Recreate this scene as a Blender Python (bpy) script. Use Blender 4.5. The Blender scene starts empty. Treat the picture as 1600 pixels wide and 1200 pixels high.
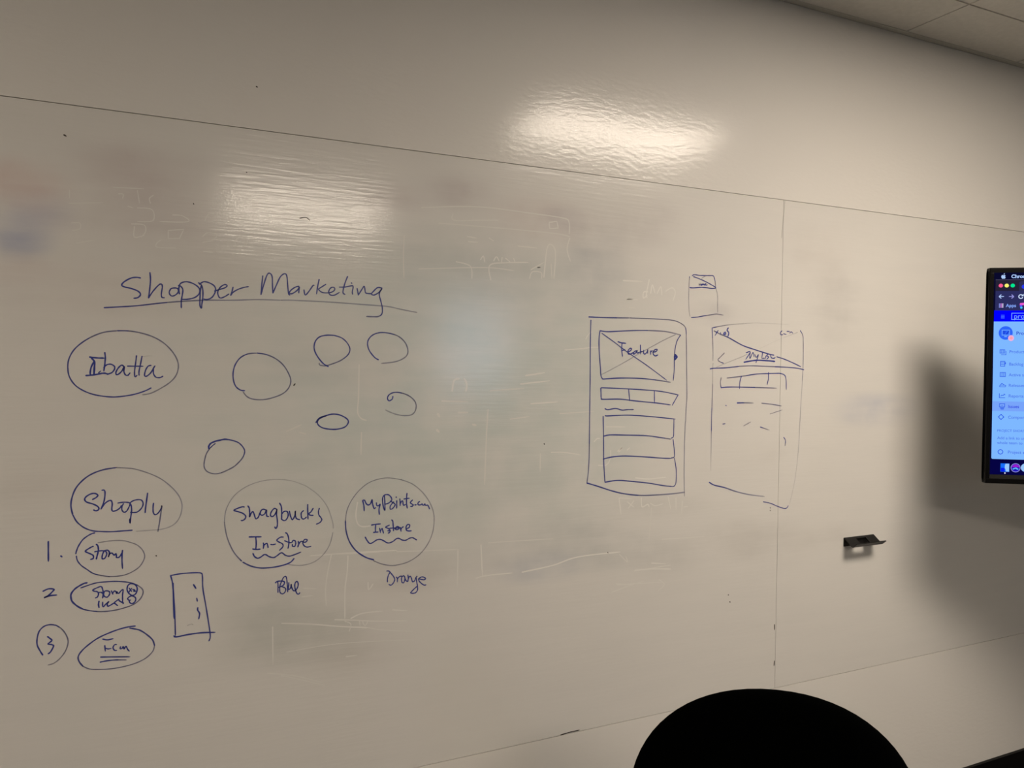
import bpy, bmesh, math, random
from mathutils import Vector, Matrix
random.seed(7)
SC = bpy.context.scene
COL = SC.collection

# ------------------------------------------------------------------ camera
def make_camera():
    yaw, pitch, roll = 0.446917, -0.02344107, 0.01038693
    fwd = Vector((math.sin(yaw)*math.cos(pitch), math.cos(yaw)*math.cos(pitch), math.sin(pitch)))
    right = Vector((math.cos(yaw), -math.sin(yaw), 0))
    up = right.cross(fwd)
    r = math.cos(roll)*right + math.sin(roll)*up
    u = -math.sin(roll)*right + math.cos(roll)*up
    cd = bpy.data.cameras.new('camera')
    cd.sensor_fit = 'HORIZONTAL'
    cd.sensor_width = 36.0
    cd.lens = 1229.46/1600*36.0
    cd.clip_start = 0.02
    co = bpy.data.objects.new('camera', cd)
    COL.objects.link(co)
    m = Matrix.Identity(4)
    for i in range(3):
        m[i][0] = r[i]; m[i][1] = u[i]; m[i][2] = -fwd[i]
    m[0][3], m[1][3], m[2][3] = 0, 0, 1.57
    co.matrix_world = m
    SC.camera = co
make_camera()

# ------------------------------------------------------------------ world, exposure
w = bpy.data.worlds.new('world'); SC.world = w
w.use_nodes = True
w.node_tree.nodes['Background'].inputs[0].default_value = (0.9, 0.85, 0.75, 1)
w.node_tree.nodes['Background'].inputs[1].default_value = 0.02
vs = SC.view_settings
vs.view_transform = 'Standard'; vs.look = 'None'; vs.exposure = 0.0; vs.gamma = 1.0
vs.use_curve_mapping = False
LAMP_COL = (1.0, 0.86, 0.71)
# brightness of the ceiling light diffusers: nearest the wall, deeper in the room, and an unseen one added at the left as fill
LAMP_POWER = {'near': 35.0, 'far': 28.0, 'left': 20.0}

# room dimensions (metres)
XL, XR, YB, YW, ZC = -3.2, 4.3, -4.6, 1.92, 2.742
FZ = -0.041              # floor level
SEAM_TOP, SEAM_BOT, SEAM_X = 2.1118, 0.5262, 1.8826

# ------------------------------------------------------------------ helpers
def link(o, parent=None):
    COL.objects.link(o)
    if parent is not None:
        o.parent = parent
    return o
def obj(name, bm, mat, parent=None, smooth=False, bevel=0, seg=2):
    me = bpy.data.meshes.new(name)
    if bevel:
        bmesh.ops.bevel(bm, geom=[e for e in bm.edges if e.calc_face_angle(0) > 0.5], offset=bevel,
                        segments=seg, profile=0.7, affect='EDGES', clamp_overlap=True)
    bmesh.ops.recalc_face_normals(bm, faces=bm.faces[:])
    bm.to_mesh(me); bm.free()
    if smooth:
        for p in me.polygons: p.use_smooth = True
    me.materials.append(mat)
    return link(bpy.data.objects.new(name, me), parent)
def empty(name, label, cat, loc=(0,0,0), rz=0, group=None):
    o = bpy.data.objects.new(name, None); o.empty_display_size = 0.1
    o.location = loc; o.rotation_euler = (0,0,rz)
    link(o); tag(o, label, cat, group); return o
def tag(o, label, cat=None, group=None, kind=None):
    if label: o['label'] = label
    if cat: o['category'] = cat
    if group: o['group'] = group
    if kind: o['kind'] = kind
    return o
def struct(o):
    o['kind'] = 'structure'; return o
def box(bm, x0, x1, y0, y1, z0, z1):
    v = [bm.verts.new((x, y, z)) for x in (x0, x1) for y in (y0, y1) for z in (z0, z1)]
    for f in ((0,1,3,2),(4,6,7,5),(0,4,5,1),(2,3,7,6),(0,2,6,4),(1,5,7,3)):
        bm.faces.new([v[i] for i in f])
    return v
def tube(bm, pts, radii, n=16, cap=True):
    rings = []
    pts = [Vector(p) for p in pts]
    for i, p in enumerate(pts):
        d = (pts[min(i+1, len(pts)-1)] - pts[max(i-1, 0)]).normalized()
        a = Vector((0,0,1)) if abs(d.z) < 0.9 else Vector((1,0,0))
        s = d.cross(a).normalized(); t = s.cross(d)
        r = radii[i] if isinstance(radii, (list, tuple)) else radii
        rings.append([bm.verts.new(p + r*(math.cos(2*math.pi*k/n)*s + math.sin(2*math.pi*k/n)*t)) for k in range(n)])
    for a, b in zip(rings, rings[1:]):
        for k in range(n):
            bm.faces.new((a[k], a[(k+1)%n], b[(k+1)%n], b[k]))
    if cap:
        bm.faces.new(rings[0][::-1]); bm.faces.new(rings[-1])
def lathe(bm, prof, n=32, cx=0, cy=0):
    rings = [[bm.verts.new((cx+r*math.cos(2*math.pi*k/n), cy+r*math.sin(2*math.pi*k/n), z)) for k in range(n)] for r, z in prof]
    for a, b in zip(rings, rings[1:]):
        for k in range(n):
            bm.faces.new((a[k], a[(k+1)%n], b[(k+1)%n], b[k]))
    bm.faces.new(rings[0][::-1]); bm.faces.new(rings[-1])
def srgb(r, g, b):
    f = lambda c: (c/12.92 if c <= 0.04045 else ((c+0.055)/1.055)**2.4)
    return tuple(f(c/255) for c in (r, g, b))

# ------------------------------------------------------------------ materials
def mat(name, color, rough=0.5, metal=0.0, spec=0.5, noise=0.0, nscale=20, bump=0.0, bscale=100, coat=0):
    m = bpy.data.materials.new(name); m.use_nodes = True
    nt = m.node_tree; b = nt.nodes['Principled BSDF']
    b.inputs['Base Color'].default_value = (*color, 1)
    b.inputs['Roughness'].default_value = rough
    b.inputs['Metallic'].default_value = metal
    b.inputs['Specular IOR Level'].default_value = spec
    b.inputs['Coat Weight'].default_value = coat
    if noise or bump:
        tc = nt.nodes.new('ShaderNodeTexCoord')
    if noise:
        n = nt.nodes.new('ShaderNodeTexNoise'); n.inputs['Scale'].default_value = nscale; n.inputs['Detail'].default_value = 5
        nt.links.new(tc.outputs['Object'], n.inputs['Vector'])
        r = nt.nodes.new('ShaderNodeMixRGB'); r.blend_type = 'MIX'
        r.inputs[1].default_value = (*[c*(1-noise) for c in color], 1)
        r.inputs[2].default_value = (*[min(1, c*(1+noise)) for c in color], 1)
        nt.links.new(n.outputs['Fac'], r.inputs[0]); nt.links.new(r.outputs[0], b.inputs['Base Color'])
    if bump:
        n2 = nt.nodes.new('ShaderNodeTexNoise'); n2.inputs['Scale'].default_value = bscale; n2.inputs['Detail'].default_value = 3
        nt.links.new(tc.outputs['Object'], n2.inputs['Vector'])
        bp = nt.nodes.new('ShaderNodeBump'); bp.inputs['Strength'].default_value = bump; bp.inputs['Distance'].default_value = 0.002
        nt.links.new(n2.outputs['Fac'], bp.inputs['Height']); nt.links.new(bp.outputs[0], b.inputs['Normal'])
    return m
def emit(name, color, strength=1.0):
    m = bpy.data.materials.new(name); m.use_nodes = True
    nt = m.node_tree; nt.nodes.remove(nt.nodes['Principled BSDF'])
    e = nt.nodes.new('ShaderNodeEmission'); e.inputs[0].default_value = (*color, 1); e.inputs[1].default_value = strength
    nt.links.new(e.outputs[0], nt.nodes['Material Output'].inputs[0]); return m

BOARD = (0.732, 0.718, 0.686)
# residue left by earlier wiping: x, z (m), half widths (m), colour, strength
STAINS = [
 (0.735, 1.520, 0.741, 0.436, (0.57, 0.64, 0.62), 1),
 (0.633, 1.226, 0.620, 0.198, (0.56, 0.6, 0.56), 0.62),
 (0.842, 1.775, 0.402, 0.136, (0.57, 0.61, 0.6), 0.62),
 (1.081, 1.341, 0.305, 0.289, (0.58, 0.62, 0.59), 0.62),
 (-0.233, 1.828, 0.086, 0.055, (0.36, 0.4, 0.56), 0.94),
 (-0.182, 1.882, 0.082, 0.053, (0.45, 0.44, 0.56), 0.56),
 (-0.216, 1.938, 0.105, 0.059, (0.66, 0.46, 0.42), 0.62),
 (-0.228, 1.759, 0.092, 0.040, (0.6, 0.47, 0.45), 0.38),
 (0.025, 1.979, 0.173, 0.084, (0.54, 0.46, 0.45), 0.62),
 (0.050, 1.876, 0.204, 0.071, (0.55, 0.49, 0.48), 0.5),
 (-0.076, 1.714, 0.233, 0.083, (0.58, 0.52, 0.48), 0.38),
 (0.766, 2.021, 0.110, 0.058, (0.52, 0.46, 0.46), 0.62),
 (0.594, 1.987, 0.102, 0.048, (0.55, 0.49, 0.48), 0.5),
 (1.012, 1.968, 0.185, 0.070, (0.6, 0.5, 0.47), 0.62),
 (1.073, 1.973, 0.083, 0.044, (0.48, 0.46, 0.5), 0.69),
 (1.219, 1.959, 0.201, 0.082, (0.5, 0.47, 0.47), 0.5),
 (1.178, 1.847, 0.130, 0.127, (0.46, 0.48, 0.5), 0.75),
 (0.841, 1.843, 0.253, 0.102, (0.53, 0.54, 0.51), 0.56),
 (1.351, 2.007, 0.139, 0.075, (0.52, 0.48, 0.47), 0.5),
 (1.025, 1.013, 0.145, 0.050, (0.38, 0.43, 0.52), 0.94),
 (1.126, 1.066, 0.196, 0.091, (0.48, 0.5, 0.49), 0.69),
 (1.278, 1.034, 0.160, 0.075, (0.5, 0.52, 0.51), 0.62),
 (0.925, 1.067, 0.160, 0.070, (0.52, 0.53, 0.52), 0.5),
 (0.346, 0.919, 0.206, 0.086, (0.47, 0.49, 0.45), 0.75),
 (0.503, 0.849, 0.151, 0.065, (0.5, 0.48, 0.44), 0.5),
 (0.360, 1.057, 0.174, 0.093, (0.54, 0.53, 0.5), 0.5),
 (0.635, 1.028, 0.178, 0.099, (0.55, 0.52, 0.49), 0.44),
 (0.286, 0.973, 0.121, 0.092, (0.48, 0.51, 0.48), 0.56),
 (2.136, 1.778, 0.153, 0.151, (0.55, 0.54, 0.52), 0.62),
 (2.043, 1.943, 0.178, 0.127, (0.6, 0.56, 0.52), 0.38),
 (1.605, 1.736, 0.101, 0.043, (0.5, 0.49, 0.48), 0.62),
 (2.330, 1.430, 0.231, 0.063, (0.42, 0.46, 0.58), 0.69),
 (1.438, 1.000, 0.145, 0.068, (0.5, 0.5, 0.48), 0.56),
 (1.709, 1.035, 0.160, 0.081, (0.55, 0.53, 0.5), 0.44),
 (1.870, 1.000, 0.169, 0.084, (0.56, 0.54, 0.51), 0.44),
 (1.412, 1.156, 0.193, 0.048, (0.55, 0.55, 0.52), 0.44),
 (1.623, 1.500, 0.128, 0.119, (0.6, 0.58, 0.54), 0.38),
 (1.809, 1.294, 0.109, 0.041, (0.58, 0.56, 0.52), 0.38),
 (1.336, 1.595, 0.285, 0.150, (0.6, 0.6, 0.56), 0.38),
 (2.127, 0.999, 0.185, 0.055, (0.56, 0.54, 0.5), 0.44),
 (-0.166, 1.304, 0.146, 0.082, (0.6, 0.56, 0.52), 0.38),
 (0.157, 1.783, 0.141, 0.058, (0.58, 0.53, 0.49), 0.38),
 (0.419, 1.583, 0.194, 0.093, (0.58, 0.57, 0.54), 0.38),
]
def board_material(name, stains, bump, rough, streak, spec, base):
    """Glossy dry-erase laminate; wiped marker residue tints it in soft patches."""
    m = bpy.data.materials.new(name); m.use_nodes = True
    nt = m.node_tree; N = nt.nodes; L = nt.links; b = N['Principled BSDF']
    b.inputs['Roughness'].default_value = rough
    b.inputs['Specular IOR Level'].default_value = spec
    geo = N.new('ShaderNodeNewGeometry'); pos = geo.outputs['Position']
    def noise(scale, detail=4, vec=None, mul=None):
        n = N.new('ShaderNodeTexNoise'); n.inputs['Scale'].default_value = scale; n.inputs['Detail'].default_value = detail
        if mul:
            v = N.new('ShaderNodeVectorMath'); v.operation = 'MULTIPLY'; v.inputs[1].default_value = mul
            L.new(pos, v.inputs[0]); L.new(v.outputs[0], n.inputs['Vector'])
        else: L.new(pos, n.inputs['Vector'])
        return n.outputs['Fac']
    def math_(op, a, c):
        n = N.new('ShaderNodeMath'); n.operation = op
        for i, q in ((0, a), (1, c)):
            if isinstance(q, (int, float)): n.inputs[i].default_value = q
            else: L.new(q, n.inputs[i])
        return n.outputs[0]
    def mix(fac, c1, c2, mode='MIX'):
        n = N.new('ShaderNodeMixRGB'); n.blend_type = mode
        for i, q in ((0, fac), (1, c1), (2, c2)):
            if isinstance(q, (int, float)): n.inputs[i].default_value = q
            elif isinstance(q, tuple): n.inputs[i].default_value = (*q, 1)
            else: L.new(q, n.inputs[i])
        return n.outputs[0]
    big = noise(1.6, 2)
    wipes = noise(1.0, 5, mul=(3.5, 1, 22))
    col = mix(big, tuple(c*0.97 for c in base), tuple(min(1, c*1.03) for c in base))
    if stains:
        patch = noise(7, 4); 
        pf = N.new('ShaderNodeMapRange'); pf.inputs[1].default_value = 0.32; pf.inputs[2].default_value = 0.62
        L.new(patch, pf.inputs[0])
        wf = N.new('ShaderNodeMapRange'); wf.inputs[1].default_value = 0.3; wf.inputs[2].default_value = 0.7; wf.inputs[3].default_value = 0.45
        L.new(wipes, wf.inputs[0])
        tex = math_('MULTIPLY', math_('ADD', math_('MULTIPLY', pf.outputs[0], 0.7), 0.3), wf.outputs[0])
        for x, z, rx, rz, c, s in stains:
            v = N.new('ShaderNodeVectorMath'); v.operation = 'SUBTRACT'; v.inputs[1].default_value = (x, YW, z); L.new(pos, v.inputs[0])
            v2 = N.new('ShaderNodeVectorMath'); v2.operation = 'MULTIPLY'; v2.inputs[1].default_value = (1/rx, 0, 1/rz); L.new(v.outputs[0], v2.inputs[0])
            ln = N.new('ShaderNodeVectorMath'); ln.operation = 'LENGTH'; L.new(v2.outputs[0], ln.inputs[0])
            mr = N.new('ShaderNodeMapRange'); mr.interpolation_type = 'SMOOTHSTEP'
            mr.inputs[1].default_value = 1.25; mr.inputs[2].default_value = 0.1; mr.inputs[3].default_value = 0; mr.inputs[4].default_value = s
            L.new(ln.outputs['Value'], mr.inputs[0])
            col = mix(math_('MULTIPLY', mr.outputs[0], tex), col, c)
        fine = N.new('ShaderNodeMapRange'); fine.inputs[1].default_value = 0.35; fine.inputs[2].default_value = 0.65
        fine.inputs[3].default_value = 0.0; fine.inputs[4].default_value = 0.08
        L.new(wipes, fine.inputs[0])
        col = mix(fine.outputs[0], col, (0.55, 0.56, 0.54))
    L.new(col, b.inputs['Base Color'])
    bn = noise(1.0, 3, mul=streak)
    bp = N.new('ShaderNodeBump'); bp.inputs['Strength'].default_value = bump; bp.inputs['Distance'].default_value = 0.003
    L.new(bn, bp.inputs['Height']); L.new(bp.outputs[0], b.inputs['Normal'])
    return m
def erased_material(name, faint, clean, rough=0.14):
    m = bpy.data.materials.new(name); m.use_nodes = True
    nt = m.node_tree; b = nt.nodes['Principled BSDF']
    b.inputs['Roughness'].default_value = rough; b.inputs['Specular IOR Level'].default_value = 0.18
    at = nt.nodes.new('ShaderNodeAttribute'); at.attribute_name = 'ink_amount'
    mx = nt.nodes.new('ShaderNodeMixRGB'); mx.inputs[1].default_value = (*faint, 1); mx.inputs[2].default_value = (*clean, 1)
    nt.links.new(at.outputs['Fac'], mx.inputs[0]); nt.links.new(mx.outputs[0], b.inputs['Base Color'])
    return m
def ink_material(name, color, rough=0.35):
    m = bpy.data.materials.new(name); m.use_nodes = True
    nt = m.node_tree; b = nt.nodes['Principled BSDF']; out = nt.nodes['Material Output']
    b.inputs['Base Color'].default_value = (*color, 1); b.inputs['Roughness'].default_value = rough
    tr = nt.nodes.new('ShaderNodeBsdfTransparent'); mx = nt.nodes.new('ShaderNodeMixShader')
    at = nt.nodes.new('ShaderNodeAttribute'); at.attribute_name = 'ink_amount'
    nt.links.new(at.outputs['Fac'], mx.inputs[0]); nt.links.new(tr.outputs[0], mx.inputs[1])
    nt.links.new(b.outputs[0], mx.inputs[2]); nt.links.new(mx.outputs[0], out.inputs[0])
    return m
M = {
 'board': board_material('whiteboard_laminate', STAINS, bump=0.10, rough=0.135, streak=(9, 1, 130), spec=0.72, base=BOARD),
 'wall': board_material('gloss_wall', [], bump=0.15, rough=0.145, streak=(38, 1, 90), spec=0.26, base=(0.735, 0.718, 0.684)),
 'paint': mat('room_paint', (0.32, 0.31, 0.285), 0.7, noise=0.04, nscale=3),
 'seam': mat('joint_filler', (0.36, 0.335, 0.29), 0.9),
 'tile': mat('ceiling_tile', (0.82, 0.80, 0.745), 0.95, spec=0.1, noise=0.09, nscale=60, bump=0.25, bscale=260),
 'grid': mat('ceiling_grid', (0.07, 0.06, 0.045), 0.6, noise=0.05),
 'angle': mat('wall_angle', (0.66, 0.645, 0.58), 0.5, noise=0.04),
 'carpet': mat('carpet', (0.085, 0.08, 0.076), 0.98, spec=0.05, noise=0.35, nscale=300, bump=0.5, bscale=400),
 'ink': ink_material('blue_ink', (0.032, 0.048, 0.29)),
 'erased': erased_material('erased_ink', (0.64, 0.635, 0.60), (0.82, 0.808, 0.772)),
 'speck': ink_material('dirt', (0.035, 0.028, 0.022), 0.6),
 'black_metal': mat('black_metal', (0.012, 0.012, 0.012), 0.38, metal=0.3, noise=0.1),
 'black_plastic': mat('black_plastic', (0.003, 0.003, 0.0032), 0.30, spec=0.07, noise=0.05),
 'black_mesh': mat('black_fabric', (0.0008, 0.001, 0.0009), 0.95, spec=0.01, noise=0.3, nscale=240, bump=0.3, bscale=600),
 'steel': mat('steel', (0.45, 0.45, 0.45), 0.3, metal=1.0, noise=0.04),
 'white_metal': mat('white_enamel', (0.7, 0.68, 0.62), 0.4, noise=0.02),
 **{'lamp_'+k: emit('lamp_'+k, LAMP_COL, v) for k, v in LAMP_POWER.items()},
}

# ------------------------------------------------------------------ room shell
def room():
    bm = bmesh.new(); box(bm, XL-0.1, XR+0.1, YB-0.1, YW+0.15, FZ-0.1, FZ)
    struct(obj('floor', bm, M['carpet']))
    for n, b in (('wall_left', (XL-0.1, XL, YB-0.1, YW+0.02, FZ, ZC)), ('wall_right', (XR, XR+0.1, YB-0.1, YW+0.02, FZ, ZC)),
                 ('wall_front', (XL, XR, YB-0.1, YB, FZ, ZC))):
        bm = bmesh.new(); box(bm, *b); struct(obj(n, bm, M['paint']))
    # the written wall: core, a dark joint bed, and the flush bands above and below the boards
    g = 0.0009
    bm = bmesh.new()
    box(bm, XL, XR, YW, YW+0.14, SEAM_TOP+g, ZC)
    box(bm, XL, XR, YW, YW+0.14, FZ, SEAM_BOT-g)
    box(bm, XL, XR, YW+0.0125, YW+0.14, SEAM_BOT-g, SEAM_TOP+g)
    struct(obj('wall_back', bm, M['wall']))
    bm = bmesh.new()
    for z in (SEAM_TOP, SEAM_BOT): box(bm, XL, XR, YW+0.0035, YW+0.0120, z-g, z+g)
    box(bm, SEAM_X-0.0006, SEAM_X+0.0006, YW+0.0030, YW+0.0120, SEAM_BOT+g, SEAM_TOP-g)
    t = obj('trim_1', bm, M['seam']); struct(t)
    # baseboard
    bm = bmesh.new(); box(bm, XL, XR, YW-0.012, YW, FZ, FZ+0.10)
    struct(obj('baseboard_back', bm, M['black_plastic'], bevel=0.003))
    # ceiling: lay-in tiles with narrow reveals
    xs0, ys0, p = 2.4119, 1.6708, 0.6106
    xs = [xs0 + p*k for k in range(-9, 4)]; xs = [XL] + [x for x in xs if XL+0.05 < x < XR-0.05] + [XR]
    ys = [YW, ys0, ys0-p, 0.72, 0.10, -0.51, -1.12, -1.74, -1.993, -2.6036, -3.2142, -3.8248, YB]
    bm = bmesh.new(); e = 0.003
    for ya, yb in zip(ys, ys[1:]):
        row = [c for c in LIGHT_CELLS if c[2] < (ya+yb)/2 < c[3]]
        xr = sorted([x for x in xs if not any(c[0]-0.02 < x < c[1]+0.02 for c in row)] + [v for c in row for v in c[:2]])
        for xa, xb in zip(xr, xr[1:]):
            cx, cy = (xa+xb)/2, (yb+ya)/2
            if any(a < cx < b and c < cy < d for a, b, c, d in LIGHT_CELLS): continue
            box(bm, xa+e, xb-e, yb+e, ya-e, ZC, ZC+0.018)
    c = obj('ceiling', bm, M['tile']); struct(c)
    bm = bmesh.new(); box(bm, XL-0.1, XR+0.1, YB-0.1, YW+0.15, ZC+0.12, ZC+0.16)
    struct(obj('ceiling_slab', bm, M['paint']))
    bm = bmesh.new()
    for x in xs[1:-1]: box(bm, x-0.007, x+0.007, YB, YW, ZC+0.0185, ZC+0.03)
    for y in ys[1:-1]: box(bm, XL, XR, y-0.007, y+0.007, ZC+0.0185, ZC+0.03)
    g2 = obj('ceiling_grid', bm, M['grid']); g2.parent = c
    # added glowing window in the opposite wall
    # wall angle along the top of the written wall
    bm = bmesh.new(); box(bm, XL, XR, YW-0.0235, YW-0.0004, ZC-0.0022, ZC-0.0004); box(bm, XL, XR, YW-0.0016, YW-0.0004, ZC-0.0022, ZC+0.02)
    struct(obj('trim_2', bm, M['angle']))

# light fittings: x0, x1, y0, y1
LIGHTS = [('near', (1.66, 2.76, 0.10, 0.72), 'recessed ceiling light nearest the written wall, mirrored as the brighter glare patch'),
          ('far', (0.5801, 1.8013, -2.6036, -1.9930), 'recessed ceiling light deeper in the room, mirrored as the dimmer glare patch'),
          ('left', (-2.4729, -1.2517, 0.10, 0.72), 'added ceiling light, out of view, brightening the left end of the written wall')]  # unseen fitting added to lift the left of the wall
LIGHT_CELLS = [c for _, c, _ in LIGHTS]
def troffer(mname, cell, label):
    x0, x1, y0, y1 = cell; e = 0.004
    t = empty('recessed_ceiling_light', label, 'ceiling light', ((x0+x1)/2, (y0+y1)/2, ZC), group='recessed ceiling lights')
    hx, hy = (x1-x0)/2-e, (y1-y0)/2-e
    bm = bmesh.new()
    f = 0.03
    for b in ((-hx, hx, -hy, -hy+f), (-hx, hx, hy-f, hy), (-hx, -hx+f, -hy+f, hy-f), (hx-f, hx, -hy+f, hy-f)):
        box(bm, *b, -0.002, 0.03)
    box(bm, -hx, hx, -hy, hy, 0.075, 0.085)
    for b in ((-hx, hx, -hy, -hy+0.004), (-hx, hx, hy-0.004, hy), (-hx, -hx+0.004, -hy, hy), (hx-0.004, hx, -hy, hy)):
        box(bm, *b, 0.03, 0.075)
    obj('housing', bm, M['white_metal'], t)
    bm = bmesh.new()
    dy = DIFF
    box(bm, -hx+f, hx-f, -dy, dy, 0.002, 0.008)
    obj('diffuser', bm, M['lamp_'+mname], t)
    for s in (-1, 1):
        a, b = sorted((s*(hy-f), s*(dy+0.001)))
        bm = bmesh.new(); box(bm, -hx+f, hx-f, a, b, 0.004, 0.008)
        obj('reflector_panel', bm, M['white_metal'], t)
    return t
DIFF = 0.26
room()
def added_glow_window():  # unseen window added so its bluish glow mirrors in the board
    x0, x1, z0, z1 = 3.12, 3.98, 1.30, 2.28
    bm = bmesh.new()
    f = 0.05
    for q in ((x0-f, x1+f, z0-f, z0), (x0-f, x1+f, z1, z1+f), (x0-f, x0, z0, z1), (x1, x1+f, z0, z1)):
        box(bm, q[0], q[1], YB+0.0005, YB+0.035, q[2], q[3])
    o = struct(obj('added_window_1', bm, M['white_metal']))
    bm = bmesh.new(); box(bm, x0, x1, YB+0.001, YB+0.008, z0, z1)
    obj('glow_pane', bm, emit('added_glow_pane', (0.62, 0.80, 1.0), 2.6), o)
added_glow_window()
for args in LIGHTS:
    troffer(*args)

# ------------------------------------------------------------------ whiteboards
def board(name, x0, x1, label):
    g = 0.0009
    bm = bmesh.new(); box(bm, x0, x1, YW, YW+0.012, SEAM_BOT+g, SEAM_TOP-g)
    o = obj(name, bm, M['board'], bevel=0.0006, seg=1)
    return tag(o, label, 'whiteboard', 'whiteboard panels on the wall')
BOARD_L = board('whiteboard_panel', XL, SEAM_X-0.0006, 'wide glossy whiteboard panel left of the vertical joint, covered in blue marker writing')
BOARD_R = board('whiteboard_panel', SEAM_X+0.0006, XR, 'almost blank whiteboard panel right of the vertical joint, behind the screen')

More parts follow.
